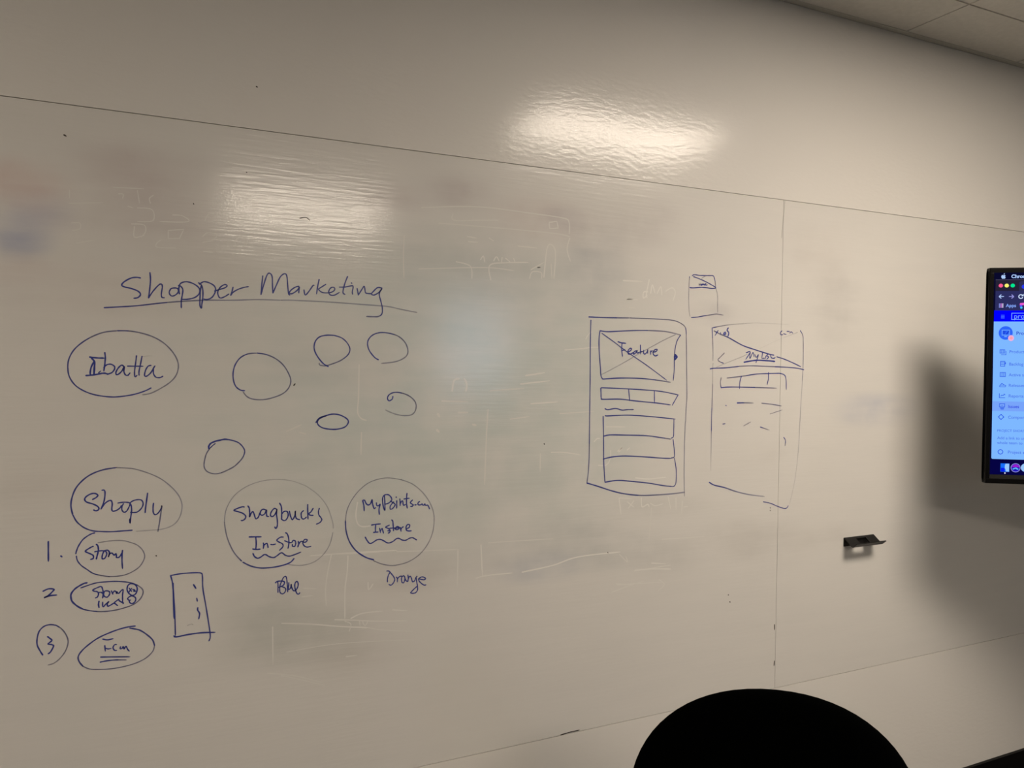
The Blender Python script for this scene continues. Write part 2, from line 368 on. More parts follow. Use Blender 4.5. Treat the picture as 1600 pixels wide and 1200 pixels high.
# ------------------------------------------------------------------ marker writing
# level, name, label, strokes (smooth?, width mm, ink density at start and end, 'x z x z ...' in mm on the wall)
MARKS = [
(1,'handwritten_title','blue marker heading of two words at upper left',[
 (1,3.6,1.0,0.95,'11 1754 4 1755 -7 1753 -20 1745 -26 1737 -21 1733 -7 1730 6 1725 11 1718 6 1711 -2 1709'),
 (1,3.5,1.0,0.9,'30 1767 31 1750 29 1726 27 1711'),
 (1,3.3,0.9,0.9,'27 1711 36 1726 47 1740 53 1743 55 1737 53 1722 54 1714 59 1713'),
 (1,3.3,0.9,0.9,'82 1736 73 1734 69 1725 73 1718 80 1719 87 1726 87 1734 82 1736'),
 (1,3.5,0.9,0.9,'88 1742 93 1740 97 1733 96 1721 94 1708 94 1692'),
 (1,3.5,0.9,0.9,'90 1723 89 1737 93 1747 105 1751 120 1747 131 1738 132 1727 123 1717 108 1712 95 1711'),
 (1,3.5,0.9,0.9,'130 1750 136 1745 139 1734 139 1718 137 1702 136 1693 133 1699 133 1715 134 1734 136 1745'),
 (1,3.5,0.9,0.9,'132 1747 141 1753 153 1751 164 1744 166 1733 159 1719 148 1713 141 1714'),
 (1,3.4,0.9,0.85,'164 1733 174 1737 187 1742 191 1747 186 1749 177 1743 171 1732 173 1721 178 1718 187 1722 195 1728'),
 (1,3.5,0.9,0.9,'204 1744 202 1735 199 1725'),
 (1,3.3,0.9,0.8,'199 1725 205 1733 216 1740 229 1745 238 1747'),
 (1,3.4,0.9,0.9,'270 1774 268 1755 266 1730'),
 (1,3.5,0.9,0.9,'266 1730 271 1749 279 1775 285 1781 291 1774 292 1753 293 1735'),
 (1,3.5,0.9,0.9,'293 1735 301 1754 310 1774 320 1782 325 1776 327 1755 329 1736 332 1732'),
 (1,3.5,0.9,0.9,'353 1754 344 1751 334 1743 331 1736 338 1736 349 1744 354 1752 353 1742 353 1738'),
 (1,3.5,0.9,0.8,'365 1746 368 1734 376 1742 386 1757 389 1758'),
 (1,3.6,0.9,0.9,'401 1773 398 1759 395 1738'),
 (1,3.4,0.85,0.85,'417 1762 407 1755 400 1749 409 1742 425 1742 435 1746 439 1752 435 1756 428 1753 424 1744 428 1737 438 1737 450 1744'),
 (1,3.6,0.9,0.9,'470 1784 463 1765 459 1745 464 1740'),
 (1,3.5,0.85,0.8,'450 1757 464 1758 481 1762 484 1759 482 1747 483 1741'),
 (1,3.5,0.8,0.8,'479 1769 481 1768'),
 (1,3.6,0.9,0.9,'494 1756 497 1740'),
 (1,3.5,0.85,0.85,'497 1740 505 1753 511 1762 513 1758 515 1747 521 1745 531 1745'),
 (1,3.7,0.95,0.75,'557 1760 546 1761 535 1751 530 1744 537 1742 549 1749 557 1759 552 1751 550 1743 554 1728 558 1711 557 1696 548 1689 534 1688 518 1688'),
]),
(2,'handwritten_underline','thin grey-blue line under the heading',[
 (1,3.3,0.95,0.5,'-60 1686 -30 1689 5 1693 53 1701 90 1706 128 1710 153 1712 205 1714 259 1718 313 1719'),
 (1,3.2,0.5,0.6,'313 1719 335 1720 392 1720 450 1719 510 1717 571 1715 602 1710 634 1705 649 1703'),
]),
(1,'drawn_ellipse','blue marker ellipse below the heading, at the left',[
 (1,3.2,1.0,0.75,'32 1512 21 1506 5 1500 -11 1496 -33 1493 -51 1493 -76 1497 -97 1505 -115 1518 -126 1536 -129 1555 -127 1574 -118 1593 -103 1609 -83 1623 -60 1633 -34 1637'),
 (1,3.1,0.8,0.6,'-34 1637 -11 1637 13 1633 37 1625 58 1612 75 1594 85 1576 88 1559 83 1540 70 1524 50 1510 31 1500 15 1497'),
]),
(2,'handwritten_word','dark blue word in the top left ellipse',[
 (1,3.9,1.0,1.0,'-88 1579 -82 1578 -71 1577 -61 1577'),
 (1,4.4,1.0,1.0,'-84 1576 -79 1569 -79 1555 -80 1541'),
 (1,3.6,1.0,1.0,'-80 1569 -85 1557 -87 1545 -86 1540'),
 (1,3.9,1.0,1.0,'-95 1539 -84 1540 -73 1542 -64 1544 -58 1544 -53 1542'),
 (1,2.8,0.9,0.9,'-71 1545 -67 1549'),
 (1,3.5,1.0,1.0,'-59 1589 -58 1578 -59 1564 -61 1549'),
 (1,3.3,1.0,1.0,'-61 1556 -56 1562 -48 1564 -41 1560 -40 1554 -45 1546 -54 1542'),
 (1,3.4,1.0,0.9,'-21 1558 -26 1562 -32 1557 -37 1548 -37 1542 -33 1542 -26 1549 -21 1559 -22 1549 -19 1541 -14 1540 -10 1545'),
 (1,3.2,0.9,0.9,'3 1583 1 1565 -1 1547 0 1537 4 1540'),
 (1,3.2,0.9,0.9,'14 1582 11 1565 8 1549 8 1540'),
 (1,3.2,0.95,0.9,'-15 1560 -1 1560 16 1560'),
 (1,2.0,0.4,0.15,'16 1581 26 1583 36 1583'),
 (1,3.3,0.95,0.9,'32 1562 26 1560 21 1551 19 1540 23 1538 31 1545 37 1556 40 1561'),
 (1,3.3,0.95,0.9,'37 1556 37 1544 42 1536 50 1535 56 1538'),
]),
(1,'drawn_circle','large open blue marker circle right of the top ellipse',[
 (1,3.4,1.0,0.75,'230 1505 220 1507 210 1516 205 1532 205 1550 210 1567 221 1582 238 1591 258 1593'),
 (1,3.2,0.8,0.65,'258 1593 278 1590 299 1581 318 1565 331 1543 335 1527 330 1511 317 1498 296 1489 273 1484 250 1485 236 1491 227 1502'),
]),
(1,'drawn_circle','blue marker circle with a small tail below the heading',[
 (1,3.6,1.0,0.9,'424 1563 412 1570 398 1587 390 1605 392 1622 402 1634 419 1639 438 1639'),
 (1,3.3,0.9,0.65,'438 1639 457 1633 471 1620 477 1605 471 1591 454 1578 435 1570 419 1565 409 1565 403 1567 402 1571'),
]),
(1,'drawn_circle','open blue marker circle below the end of the heading',[
 (1,3.5,1.0,0.6,'549 1581 539 1587 526 1603 521 1619 524 1632 535 1643 553 1649 576 1648 600 1641 617 1627 625 1610 624 1595 612 1584 590 1576 557 1572'),
]),
(1,'drawn_circle','open circle with a curl inside its upper left',[
 (1,3.6,1.0,0.5,'587 1489 585 1482 577 1478 573 1484 576 1492 586 1498 601 1499 621 1494 638 1484 648 1470 647 1453 637 1442 618 1440 598 1443 581 1449 568 1455'),
]),
(1,'drawn_ellipse','small flat blue marker ellipse among the empty circles',[
 (1,3.7,1.0,0.9,'395 1427 402 1437 417 1443 436 1447 454 1444 470 1435 474 1426 466 1415 448 1410 430 1410 411 1414 400 1422 399 1431 406 1438 420 1443'),
]),
(1,'drawn_circle','slanted blue marker circle above the lower words',[
 (1,4.4,1.0,0.9,'153 1372 152 1376 153 1380 157 1385 166 1389 175 1391 186 1393 195 1392'),
 (1,3.3,0.9,0.7,'195 1392 206 1389 217 1384 225 1376 230 1367 230 1359 226 1349 218 1339 207 1329 194 1322 180 1316'),
 (1,2.9,0.7,0.8,'180 1316 168 1314 157 1316 148 1321 143 1329 142 1338 144 1350 147 1361 153 1371 159 1378 166 1384'),
]),
(1,'drawn_ellipse','tall rounded blue marker ellipse at left, middle height',[
 (1,3.2,1.0,0.9,'-6 1198 -21 1198 -45 1198 -66 1200 -83 1203 -99 1211 -113 1225 -121 1242'),
 (1,3.6,0.9,0.8,'-121 1242 -124 1261 -121 1281 -113 1300 -98 1317 -81 1328 -60 1335 -37 1338'),
 (1,2.7,0.7,0.4,'-37 1338 -17 1336 0 1333 26 1323 50 1310 71 1292 87 1272 95 1252 95 1235 90 1218 80 1205 66 1198 49 1195 25 1195 2 1195'),
]),
(2,'handwritten_word','dark blue word in the rounded ellipse',[
 (1,3.5,1.0,1.0,'-83 1271 -76 1275 -73 1280 -79 1284 -87 1283 -95 1278 -98 1272 -94 1266 -82 1261 -73 1255 -71 1249 -76 1246 -81 1248'),
 (1,3.3,1.0,1.0,'-65 1290 -61 1290 -59 1285 -60 1271 -63 1259 -67 1249'),
 (1,3.4,1.0,0.9,'-67 1249 -60 1260 -52 1266 -47 1266 -45 1259 -46 1248 -44 1243 -37 1244 -30 1249 -27 1254'),
 (1,3.2,0.9,0.9,'-34 1260 -24 1261 -14 1260 -10 1257 -13 1248 -17 1241 -22 1239 -26 1244 -26 1252 -23 1258'),
 (1,3.4,1.0,0.9,'-11 1259 -8 1253 -7 1242 -9 1225 -10 1214 -11 1223'),
 (1,3.3,0.9,0.9,'-10 1259 -4 1263 5 1265 13 1263 16 1255 13 1246 5 1238 -4 1237 -9 1238'),
 (1,3.4,1.0,1.0,'25 1278 23 1262 21 1246 20 1235'),
 (1,3.3,1.0,0.6,'37 1255 36 1243 37 1233 41 1229 47 1233 53 1243 54 1248 52 1232 49 1210 47 1198 46 1191'),
]),
(1,'drawn_ellipse','ellipse beside the number one',[
 (1,3.2,1.0,0.9,'-79 1198 -84 1197 -92 1193 -102 1185 -110 1172 -114 1161 -115 1156'),
 (1,2.9,0.9,0.75,'-114 1151 -112 1141 -105 1130 -94 1120 -82 1110 -67 1104 -52 1100'),
 (1,2.7,0.75,0.55,'-52 1100 -37 1099 -22 1100 -7 1105 7 1114 15 1125 19 1137 17 1147 12 1156 3 1165 -9 1171 -22 1176 -37 1178 -52 1178 -63 1177 -73 1176'),
]),
(2,'handwritten_word','dark blue word in the ellipse beside the number one',[
 (1,3.5,1.0,1.0,'-82 1169 -85 1168 -92 1164 -97 1160 -94 1157 -87 1153 -82 1149 -82 1143 -87 1141'),
 (1,3.6,1.0,1.0,'-76 1173 -73 1169 -72 1160 -74 1150 -76 1141'),
 (1,3.3,1.0,1.0,'-79 1157 -70 1158 -62 1157 -64 1150 -65 1144 -64 1140 -60 1141 -57 1146 -56 1151 -58 1156 -62 1157'),
 (1,3.4,1.0,1.0,'-62 1157 -58 1158 -54 1158 -51 1154 -51 1149 -53 1143 -50 1150 -46 1151 -44 1149 -41 1146 -38 1149 -37 1144 -37 1141 -33 1140 -29 1144 -26 1150'),
 (1,3.4,1.0,0.9,'-25 1155 -26 1144 -26 1129 -25 1115'),
]),
(1,'handwritten_number','blue marker numeral one with a dot',[
 (1,3.5,1.0,1.0,'-166 1187 -166 1165 -166 1145'),
 (1,4.1,1.0,1.0,'-143 1154 -141 1152'),
]),
(1,'dirt_speck','',[
 (1,3.1,1.0,1.0,'42 1137 43 1136'),
]),
(1,'handwritten_number','blue marker numeral two',[
 (1,3.5,1.0,1.0,'-176 1082 -166 1086 -156 1084 -158 1080 -166 1072 -174 1068 -163 1071 -151 1071'),
]),
(1,'drawn_ellipse','ellipse beside the number two',[
 (1,4.0,1.0,0.9,'-94 1091 -100 1090 -110 1085 -118 1079 -124 1070 -124 1060 -121 1052 -112 1042 -101 1034'),
 (1,3.0,0.8,0.7,'-101 1034 -87 1029 -69 1025 -52 1024 -35 1025 -19 1028 -5 1032 7 1040 14 1050 16 1060 12 1068 4 1075'),
 (1,3.1,0.8,0.85,'4 1075 -8 1081 -21 1085 -39 1088 -56 1089 -74 1089 -89 1086 -106 1081'),
]),
(2,'handwritten_word','two short dark words in the ellipse beside the number two',[
 (1,3.2,1.0,1.0,'-69 1080 -77 1077 -83 1074 -80 1071 -74 1069 -72 1064 -74 1058 -78 1056'),
 (1,3.2,1.0,1.0,'-69 1080 -66 1079 -64 1073 -63 1065 -64 1054'),
 (1,3.2,1.0,1.0,'-72 1067 -67 1067 -63 1063'),
 (1,3.2,1.0,1.0,'-52 1068 -59 1069 -62 1064 -61 1058 -56 1055 -52 1058 -50 1064 -52 1068'),
 (1,3.1,1.0,1.0,'-47 1068 -44 1060'),
 (1,3.1,1.0,1.0,'-44 1063 -41 1067 -38 1065 -37 1061 -36 1065 -35 1062 -32 1061 -29 1065 -24 1068 -25 1057 -25 1049 -25 1040'),
 (1,3.6,1.0,1.0,'-71 1048 -72 1041 -71 1034'),
 (1,3.2,1.0,1.0,'-64 1045 -64 1037 -62 1035 -59 1039 -52 1045 -55 1040 -54 1035 -50 1036 -43 1040 -38 1044 -32 1048'),
 (1,3.2,1.0,1.0,'-44 1040 -40 1039 -35 1034'),
 (1,3.5,1.0,1.0,'-32 1045 -29 1042 -24 1039 -24 1037'),
]),
(2,'drawn_circle','tiny circles at the right end of the second ellipse',[
 (1,3.3,1.0,1.0,'-7 1053 -12 1058 -16 1066 -15 1075 -11 1079 -5 1079 1 1075 4 1068 3 1060 -1 1054 -6 1053'),
 (1,3.0,1.0,1.0,'-12 1070 -7 1062'),
 (1,3.0,1.0,1.0,'-7 1069 -12 1062 -13 1058'),
 (1,3.0,1.0,1.0,'-5 1066 -1 1065 -3 1062 2 1062'),
 (1,3.1,1.0,1.0,'-6 1052 -11 1051 -15 1047 -12 1042 -11 1038 -7 1035 -2 1037 1 1042 0 1048 -6 1052'),
 (1,3.1,1.0,1.0,'-12 1043 -9 1043'),
]),
(1,'drawn_circle','open circle at lower left around a numeral three',[
 (1,3.3,1.0,0.8,'-177 946 -182 956 -187 969 -187 983 -183 998 -174 1007 -163 1009 -152 1006'),
 (1,2.9,0.8,0.6,'-152 1006 -142 997 -134 984 -130 970 -132 956 -138 943 -147 932 -157 925 -167 923'),
]),
(2,'handwritten_number','dark blue numeral three',[
 (1,3.4,1.0,1.0,'-168 984 -164 980 -160 975 -164 971 -167 968 -161 966 -157 963 -159 957 -163 950 -167 947'),
]),
(1,'drawn_ellipse','lowest slanted ellipse at the lower left',[
 (1,3.5,1.0,0.8,'0 984 -14 984 -33 981 -54 975 -74 967 -92 955 -105 943 -111 932 -109 921 -102 910'),
 (1,2.8,0.75,0.7,'-102 910 -89 902 -69 898 -46 896 -22 897 1 901 21 909 35 922 39 935'),
 (1,3.6,0.8,0.9,'39 935 35 948 24 961 10 973 -2 978 -11 981'),
]),
(2,'handwritten_word','short dark word over two lines in the lowest ellipse',[
 (1,3.5,1.0,1.0,'-64 964 -55 961 -44 962'),
 (1,3.4,1.0,1.0,'-60 949 -59 937'),
 (1,3.1,1.0,1.0,'-60 944 -54 941 -48 941'),
 (1,3.2,1.0,1.0,'-37 948 -41 948 -44 942 -41 936 -37 935'),
 (1,3.1,1.0,1.0,'-29 942 -30 938 -26 938 -24 942 -22 936 -20 940 -18 941 -15 934 -12 930'),
 (1,3.4,1.0,0.8,'-68 925 -46 922 -11 917'),
 (1,3.4,1.0,0.7,'-69 914 -54 915 -37 914 -18 911'),
]),
(1,'drawn_rectangle','tall narrow blue marker rectangle with ticks inside',[
 (1,3.2,1.0,0.9,'72 1089 76 1071 79 1035 81 992 82 951'),
 (1,3.5,1.0,1.0,'77 1071 78 1032 79 991'),
 (1,3.2,1.0,0.9,'72 1089 95 1091 125 1090 137 1087 139 1078 140 1051 147 1007 153 966 156 939 153 929'),
 (1,3.8,1.0,0.9,'79 951 84 948 110 950 138 950 166 947'),
 (1,3.8,1.0,1.0,'120 1063 125 1054'),
 (1,3.2,1.0,1.0,'127 1031 128 1024'),
 (1,3.5,1.0,1.0,'129 1009 129 1003 133 995 131 983'),
 (1,2.3,0.4,0.4,'107 971 115 973 119 971'),
]),
(1,'drawn_circle','large blue marker circle at lower middle holding two words and a wavy line',[
 (1,3.8,1.0,0.8,'344 1101 336 1093 321 1088 297 1085 268 1086 245 1093 227 1104'),
 (1,3.0,0.8,0.6,'224 1107 206 1131 192 1166 186 1200'),
 (1,2.3,0.55,0.4,'186 1200 190 1230 206 1259 231 1279 264 1291 300 1294 337 1289 371 1275'),
 (1,2.5,0.4,0.45,'371 1275 400 1252 423 1221 436 1184 438 1166'),
 (1,2.5,0.45,0.5,'437 1156 430 1128 415 1105 394 1089 368 1083 344 1085 329 1089'),
]),
(2,'handwritten_word','upper blue word in the large circle',[
 (1,3.6,0.95,0.95,'230 1233 226 1234 215 1231 207 1227 214 1224 226 1219 233 1212 232 1206 227 1202 223 1202'),
 (1,3.6,0.95,0.95,'238 1235 241 1230 242 1220 242 1209 245 1217 249 1221 252 1215 255 1205 258 1204 262 1208 265 1217'),
 (1,3.5,0.95,0.95,'278 1223 272 1225 267 1221 266 1214 270 1211 276 1214 280 1223 280 1216 281 1208 285 1207'),
 (1,3.5,0.95,0.95,'303 1223 298 1225 292 1219 289 1211 292 1206 298 1209 303 1218 304 1223 303 1211 305 1196 305 1184 302 1177 299 1181'),
 (1,3.5,0.95,0.95,'310 1237 314 1229 315 1217 315 1199'),
 (1,3.5,0.95,0.95,'315 1210 320 1216 327 1216 330 1210 329 1202 324 1195 319 1195 314 1199'),
 (1,3.5,0.95,0.95,'333 1216 335 1206 339 1196 342 1197 346 1206 347 1216 347 1205 350 1197 357 1194'),
 (1,3.4,0.95,0.95,'366 1215 361 1210 361 1202 363 1196 368 1195 373 1199'),
 (1,3.6,0.95,0.95,'376 1229 376 1216 377 1194'),
 (1,3.6,0.95,0.95,'389 1219 384 1211 379 1207 382 1203 389 1202'),
 (1,3.4,0.95,0.9,'404 1218 402 1211 403 1202 408 1195 410 1189 405 1183 397 1180'),
]),
(2,'handwritten_word','lower blue word in the large circle',[
 (1,3.6,1.0,1.0,'241 1162 256 1161 268 1160'),
 (1,3.6,1.0,1.0,'256 1160 257 1145 256 1132'),
 (1,3.6,1.0,1.0,'249 1133 257 1131 266 1131'),
 (1,3.6,1.0,1.0,'273 1145 274 1139 273 1132'),
 (1,3.5,1.0,1.0,'273 1138 279 1143 282 1142 284 1133'),
 (1,3.5,1.0,1.0,'290 1140 295 1139 301 1140'),
 (1,3.5,1.0,0.95,'319 1155 312 1155 304 1149 309 1144 317 1139 318 1132 310 1124'),
 (1,3.5,1.0,0.95,'324 1165 328 1162 331 1153 332 1140 330 1127'),
 (1,3.4,1.0,0.95,'322 1146 330 1142 338 1140 342 1145 347 1143 348 1137 346 1131 341 1131 340 1136'),
 (1,3.4,1.0,0.95,'354 1142 355 1135 353 1128'),
 (1,3.4,1.0,0.95,'353 1130 358 1139 362 1141 370 1138 375 1142 373 1145 368 1144 365 1137 368 1130 375 1126 384 1127'),
]),
(2,'handwritten_squiggle','wavy underline in the large circle',[
 (1,3.7,1.0,0.8,'250 1122 253 1115 260 1110 267 1112 275 1117 280 1116 287 1111 297 1108 305 1112 312 1117 317 1117 324 1111 333 1108 344 1110 360 1115'),
]),
(1,'drawn_circle','round blue marker circle right of the large one',[
 (1,3.8,1.0,0.8,'540 1079 520 1087 496 1105 479 1129 470 1157 468 1183'),
 (1,2.6,0.65,0.55,'468 1183 472 1209 484 1234 503 1257 527 1274 554 1282 579 1283 610 1277'),
 (1,3.0,0.55,0.65,'610 1277 639 1265 665 1244 685 1218 697 1191 700 1166 696 1135 683 1106 662 1082 634 1066 606 1060 584 1060 559 1067 539 1077'),
]),
(2,'handwritten_word','upper blue word in the round circle',[
 (1,3.7,1.0,1.0,'511 1230 514 1218 515 1204'),
 (1,3.7,1.0,1.0,'512 1231 516 1230 520 1222 525 1218 531 1221 535 1231 536 1222 539 1211 541 1208 544 1210'),
 (1,3.5,1.0,1.0,'546 1222 547 1216 551 1214 556 1218 553 1206 554 1192'),
 (1,3.6,1.0,1.0,'567 1237 568 1220 568 1202 564 1212 562 1226 563 1236 569 1241 578 1240 585 1232 585 1225 577 1219 569 1217'),
 (1,3.4,1.0,1.0,'582 1224 589 1220 595 1215 592 1209 587 1204 582 1204 582 1211 587 1218 591 1222'),
 (1,3.6,1.0,1.0,'599 1224 599 1214 599 1205'),
 (1,4.2,1.0,1.0,'597 1233 598 1233'),
 (1,3.6,1.0,1.0,'607 1228 608 1219 608 1211'),
 (1,3.6,1.0,1.0,'608 1215 612 1222 615 1221 616 1214 618 1211 622 1213'),
 (1,3.6,1.0,1.0,'626 1241 625 1229 625 1216 627 1203'),
 (1,3.6,1.0,1.0,'618 1227 626 1228 632 1228'),
 (1,3.6,1.0,1.0,'641 1223 635 1217 639 1213 643 1210 640 1207 636 1207'),
 (1,3.6,1.0,1.0,'647 1210 651 1210'),
 (1,3.6,1.0,1.0,'660 1218 656 1215 656 1210 662 1209 667 1211 669 1208 672 1208 674 1211 676 1207 682 1207 685 1202 687 1197'),
]),
(2,'handwritten_word','lower blue word in the round circle',[
 (1,3.7,1.0,1.0,'534 1167 545 1168 557 1168'),
 (1,3.7,1.0,1.0,'545 1168 544 1159 544 1148'),
 (1,3.7,1.0,1.0,'539 1148 545 1148 551 1148'),
 (1,3.5,1.0,1.0,'555 1157 557 1146'),
 (1,3.5,1.0,1.0,'557 1150 561 1156 563 1151 565 1144'),
 (1,3.6,1.0,1.0,'580 1163 572 1160 571 1158 577 1155 582 1150 581 1145 577 1143'),
 (1,3.6,1.0,1.0,'576 1149 582 1149'),
 (1,3.7,1.0,1.0,'586 1176 589 1172 590 1161 591 1148'),
 (1,3.6,1.0,1.0,'581 1155 590 1155 598 1154 606 1155 605 1152 600 1150 595 1153 600 1158 606 1156'),
 (1,3.7,1.0,1.0,'609 1155 611 1145'),
 (1,3.6,1.0,1.0,'611 1150 613 1154 617 1156'),
 (1,3.8,1.0,1.0,'625 1150 632 1153 634 1158 631 1161 626 1159 624 1152 626 1146 632 1144 638 1144'),
]),
(2,'handwritten_squiggle','wavy underline in the round circle',[
 (1,3.7,1.0,0.85,'518 1138 523 1129 530 1121 538 1123 547 1128 556 1129 565 1125 574 1119 581 1118 590 1121 599 1127 606 1127 615 1122 624 1121 633 1125 641 1126 647 1123 653 1119'),
]),
(1,'handwritten_word','short blue colour word below the large circle',[
 (1,3.5,1.0,1.0,'301 1047 305 1050 314 1050 321 1048 322 1045 320 1040 314 1037 307 1035'),
 (1,3.1,0.9,0.9,'306 1050 307 1043 307 1035 307 1023'),
 (1,3.2,0.9,0.9,'314 1037 321 1034 325 1030 324 1024 321 1020 316 1019 312 1023 311 1029 311 1035 312 1040 314 1046 318 1055 321 1059 325 1060 327 1055 328 1046 329 1035 330 1022'),
 (1,3.4,0.95,0.95,'332 1044 332 1038 331 1032 331 1028 335 1029 337 1034 338 1040 338 1036 340 1029 343 1024 347 1023 351 1027 354 1034 354 1041 351 1045 348 1043 346 1037 347 1028 349 1021 352 1015 356 1014 358 1017'),
]),
(1,'handwritten_word','longer blue colour word below the round circle',[
 (1,3.4,0.95,0.95,'582 1042 578 1035 576 1026 576 1019'),
 (1,3.4,0.95,0.95,'574 1047 580 1046 586 1039 592 1031 595 1024 593 1017 588 1011 584 1010 580 1012'),
 (1,3.4,0.95,0.95,'599 1029 602 1025 602 1016'),
 (1,3.4,0.95,0.95,'602 1024 606 1028 610 1030 614 1029 613 1023 614 1015 617 1012 620 1014 622 1022 621 1028 618 1030 614 1028'),
 (1,3.4,0.95,0.95,'621 1028 624 1019 628 1014'),
 (1,3.4,0.95,0.95,'630 1031 631 1022 630 1014'),
 (1,3.5,0.95,0.95,'630 1017 633 1025 636 1027 639 1023 641 1016 643 1012 648 1014 651 1021 655 1026 652 1022 653 1018 654 1009 656 999 656 989 651 983 644 982 638 984 640 987 648 994 655 999'),
 (1,3.5,0.95,0.95,'658 1018 665 1016 673 1014 678 1016 674 1020 668 1022 662 1020 659 1017 661 1011 668 1004 674 1000 679 1000'),
]),
(1,'wireframe_sketch','blue marker screen sketch, tallest, with a crossed picture box and stacked bars',[
 (1,4.2,1.0,0.7,'1159 1710 1209 1710 1300 1712'),
 (1,3.4,0.7,0.8,'1300 1712 1394 1712 1453 1710 1484 1701 1499 1689 1502 1668'),
 (1,3.5,0.75,0.55,'1502 1668 1504 1610 1506 1545 1508 1481 1506 1448 1505 1410 1503 1394 1502 1345 1502 1313 1502 1248 1505 1179'),
 (1,3.6,0.9,0.7,'1166 1701 1165 1635 1166 1544 1166 1483 1166 1417 1166 1325 1164 1271 1160 1240 1161 1237'),
 (1,4.1,1.0,0.6,'1160 1238 1198 1226 1246 1210 1290 1199 1346 1191 1404 1189 1462 1189 1504 1191'),
]),
(2,'drawn_rectangle','crossed picture box at the top of the tall sketch',[
 (1,3.7,0.95,0.85,'1197 1672 1194 1651 1195 1611 1199 1575 1202 1544 1208 1534'),
 (1,3.9,1.0,0.6,'1197 1672 1224 1670 1282 1674 1342 1677 1410 1677 1449 1673 1481 1667'),
 (1,3.7,0.8,0.8,'1481 1667 1469 1651 1462 1629 1459 1600 1459 1561 1456 1530'),
 (1,3.9,1.0,0.7,'1208 1534 1266 1537 1340 1536 1398 1531 1446 1525'),
 (1,3.4,0.85,0.8,'1203 1665 1246 1640 1290 1613 1359 1575 1432 1531'),
 (1,2.8,0.45,0.6,'1204 1547 1265 1575 1343 1614 1419 1650 1463 1668'),
]),
(2,'handwritten_word','blue word across the crossed picture box',[
 (1,4.1,1.0,1.0,'1258 1642 1270 1639 1285 1638'),
 (1,3.9,1.0,1.0,'1272 1638 1271 1622 1274 1600'),
 (1,3.7,1.0,0.9,'1274 1617 1282 1620'),
 (1,4.1,0.95,0.95,'1293 1613 1302 1617 1305 1623 1299 1623 1293 1616 1294 1608 1302 1607 1311 1612'),
 (1,4.1,0.95,0.95,'1324 1617 1316 1615 1311 1608 1316 1608 1322 1613 1325 1618 1325 1611 1331 1611'),
 (1,3.9,0.95,0.95,'1336 1634 1337 1608'),
 (1,3.4,0.8,0.8,'1329 1612 1346 1616'),
 (1,4.0,0.95,0.95,'1348 1619 1348 1610 1353 1608 1360 1614 1362 1621 1362 1610'),
 (1,4.0,0.95,0.95,'1372 1618 1373 1607'),
 (1,4.0,0.95,0.95,'1373 1613 1378 1619'),
 (1,4.2,0.95,0.95,'1380 1614 1392 1616 1396 1622 1390 1622 1383 1617 1382 1609 1389 1603 1399 1606'),
]),
(2,'drawn_dot','dark blue filled dot on the picture box edge',[
 (0,6.1,1.0,1.0,'1462 1608 1470 1601 1462 1593 1459 1601 1462 1608'),
 (0,6.9,1.0,1.0,'1462 1603 1467 1601'),
]),
(2,'drawn_bar','row of three cells under the picture box',[
 (1,3.9,1.0,0.85,'1202 1508 1203 1492 1204 1480 1210 1476 1267 1476 1323 1470 1399 1463 1447 1457'),
 (1,3.7,1.0,0.8,'1202 1508 1212 1509 1285 1506 1360 1502 1417 1497 1475 1487'),
 (0,3.7,0.9,0.9,'1475 1487 1465 1472 1454 1456'),
 (1,3.7,0.9,0.9,'1297 1505 1299 1489 1301 1471'),
 (1,3.8,0.9,0.9,'1388 1500 1389 1463'),
]),
(2,'handwritten_squiggle','short wavy line under the row of cells',[
 (1,3.9,1.0,0.8,'1217 1449 1227 1446 1253 1449 1275 1444 1293 1445 1315 1445'),
]),
(2,'drawn_list','three stacked bars at the foot of the tall sketch',[
 (1,3.7,0.95,0.9,'1211 1427 1213 1373 1215 1305 1217 1271 1220 1237'),
 (1,3.7,0.95,0.85,'1218 1429 1228 1428 1297 1429 1380 1423 1466 1414'),
 (1,3.7,0.9,0.8,'1461 1413 1461 1385 1460 1362 1452 1357'),
 (1,3.9,1.0,0.75,'1214 1370 1236 1373 1287 1371 1362 1367 1412 1360 1451 1354'),
 (1,3.7,0.85,0.8,'1459 1353 1464 1320 1464 1300 1454 1298'),
 (1,3.9,1.0,0.8,'1213 1304 1244 1309 1288 1310 1363 1304 1421 1298 1454 1296'),
 (1,3.7,0.85,0.8,'1465 1296 1472 1262 1472 1223 1466 1212 1458 1211'),
 (1,4.0,0.95,0.8,'1220 1237 1263 1240 1308 1235 1372 1226 1423 1216 1458 1211'),
]),
(1,'wireframe_sketch','smallest screen sketch, topmost',[
 (1,2.9,0.8,0.5,'1511 1844 1510 1828 1509 1804 1509 1774 1511 1744 1515 1724'),
 (1,3.5,0.85,0.85,'1521 1847 1525 1850 1532 1851 1548 1850 1572 1851 1591 1852'),
 (1,3.5,0.85,0.75,'1591 1852 1600 1852 1605 1847 1609 1833 1611 1818'),
 (1,3.0,0.6,0.6,'1612 1815 1617 1801 1620 1785 1620 1766 1621 1741'),
 (1,3.9,0.9,0.8,'1513 1811 1527 1811 1555 1814 1576 1814 1598 1813 1612 1815'),
 (1,3.7,0.85,0.8,'1526 1845 1554 1838 1579 1830 1597 1823 1612 1817'),
 (1,2.9,0.6,0.6,'1557 1841 1566 1847 1578 1851 1591 1851'),
 (1,3.5,0.9,0.6,'1520 1721 1541 1723 1564 1727 1595 1732 1615 1735 1630 1734 1643 1733'),
]),
(2,'handwritten_word','tiny blue word in the smallest sketch',[
 (1,2.9,0.6,0.6,'1547 1826 1548 1818'),
 (1,2.9,0.6,0.6,'1552 1827 1551 1819'),
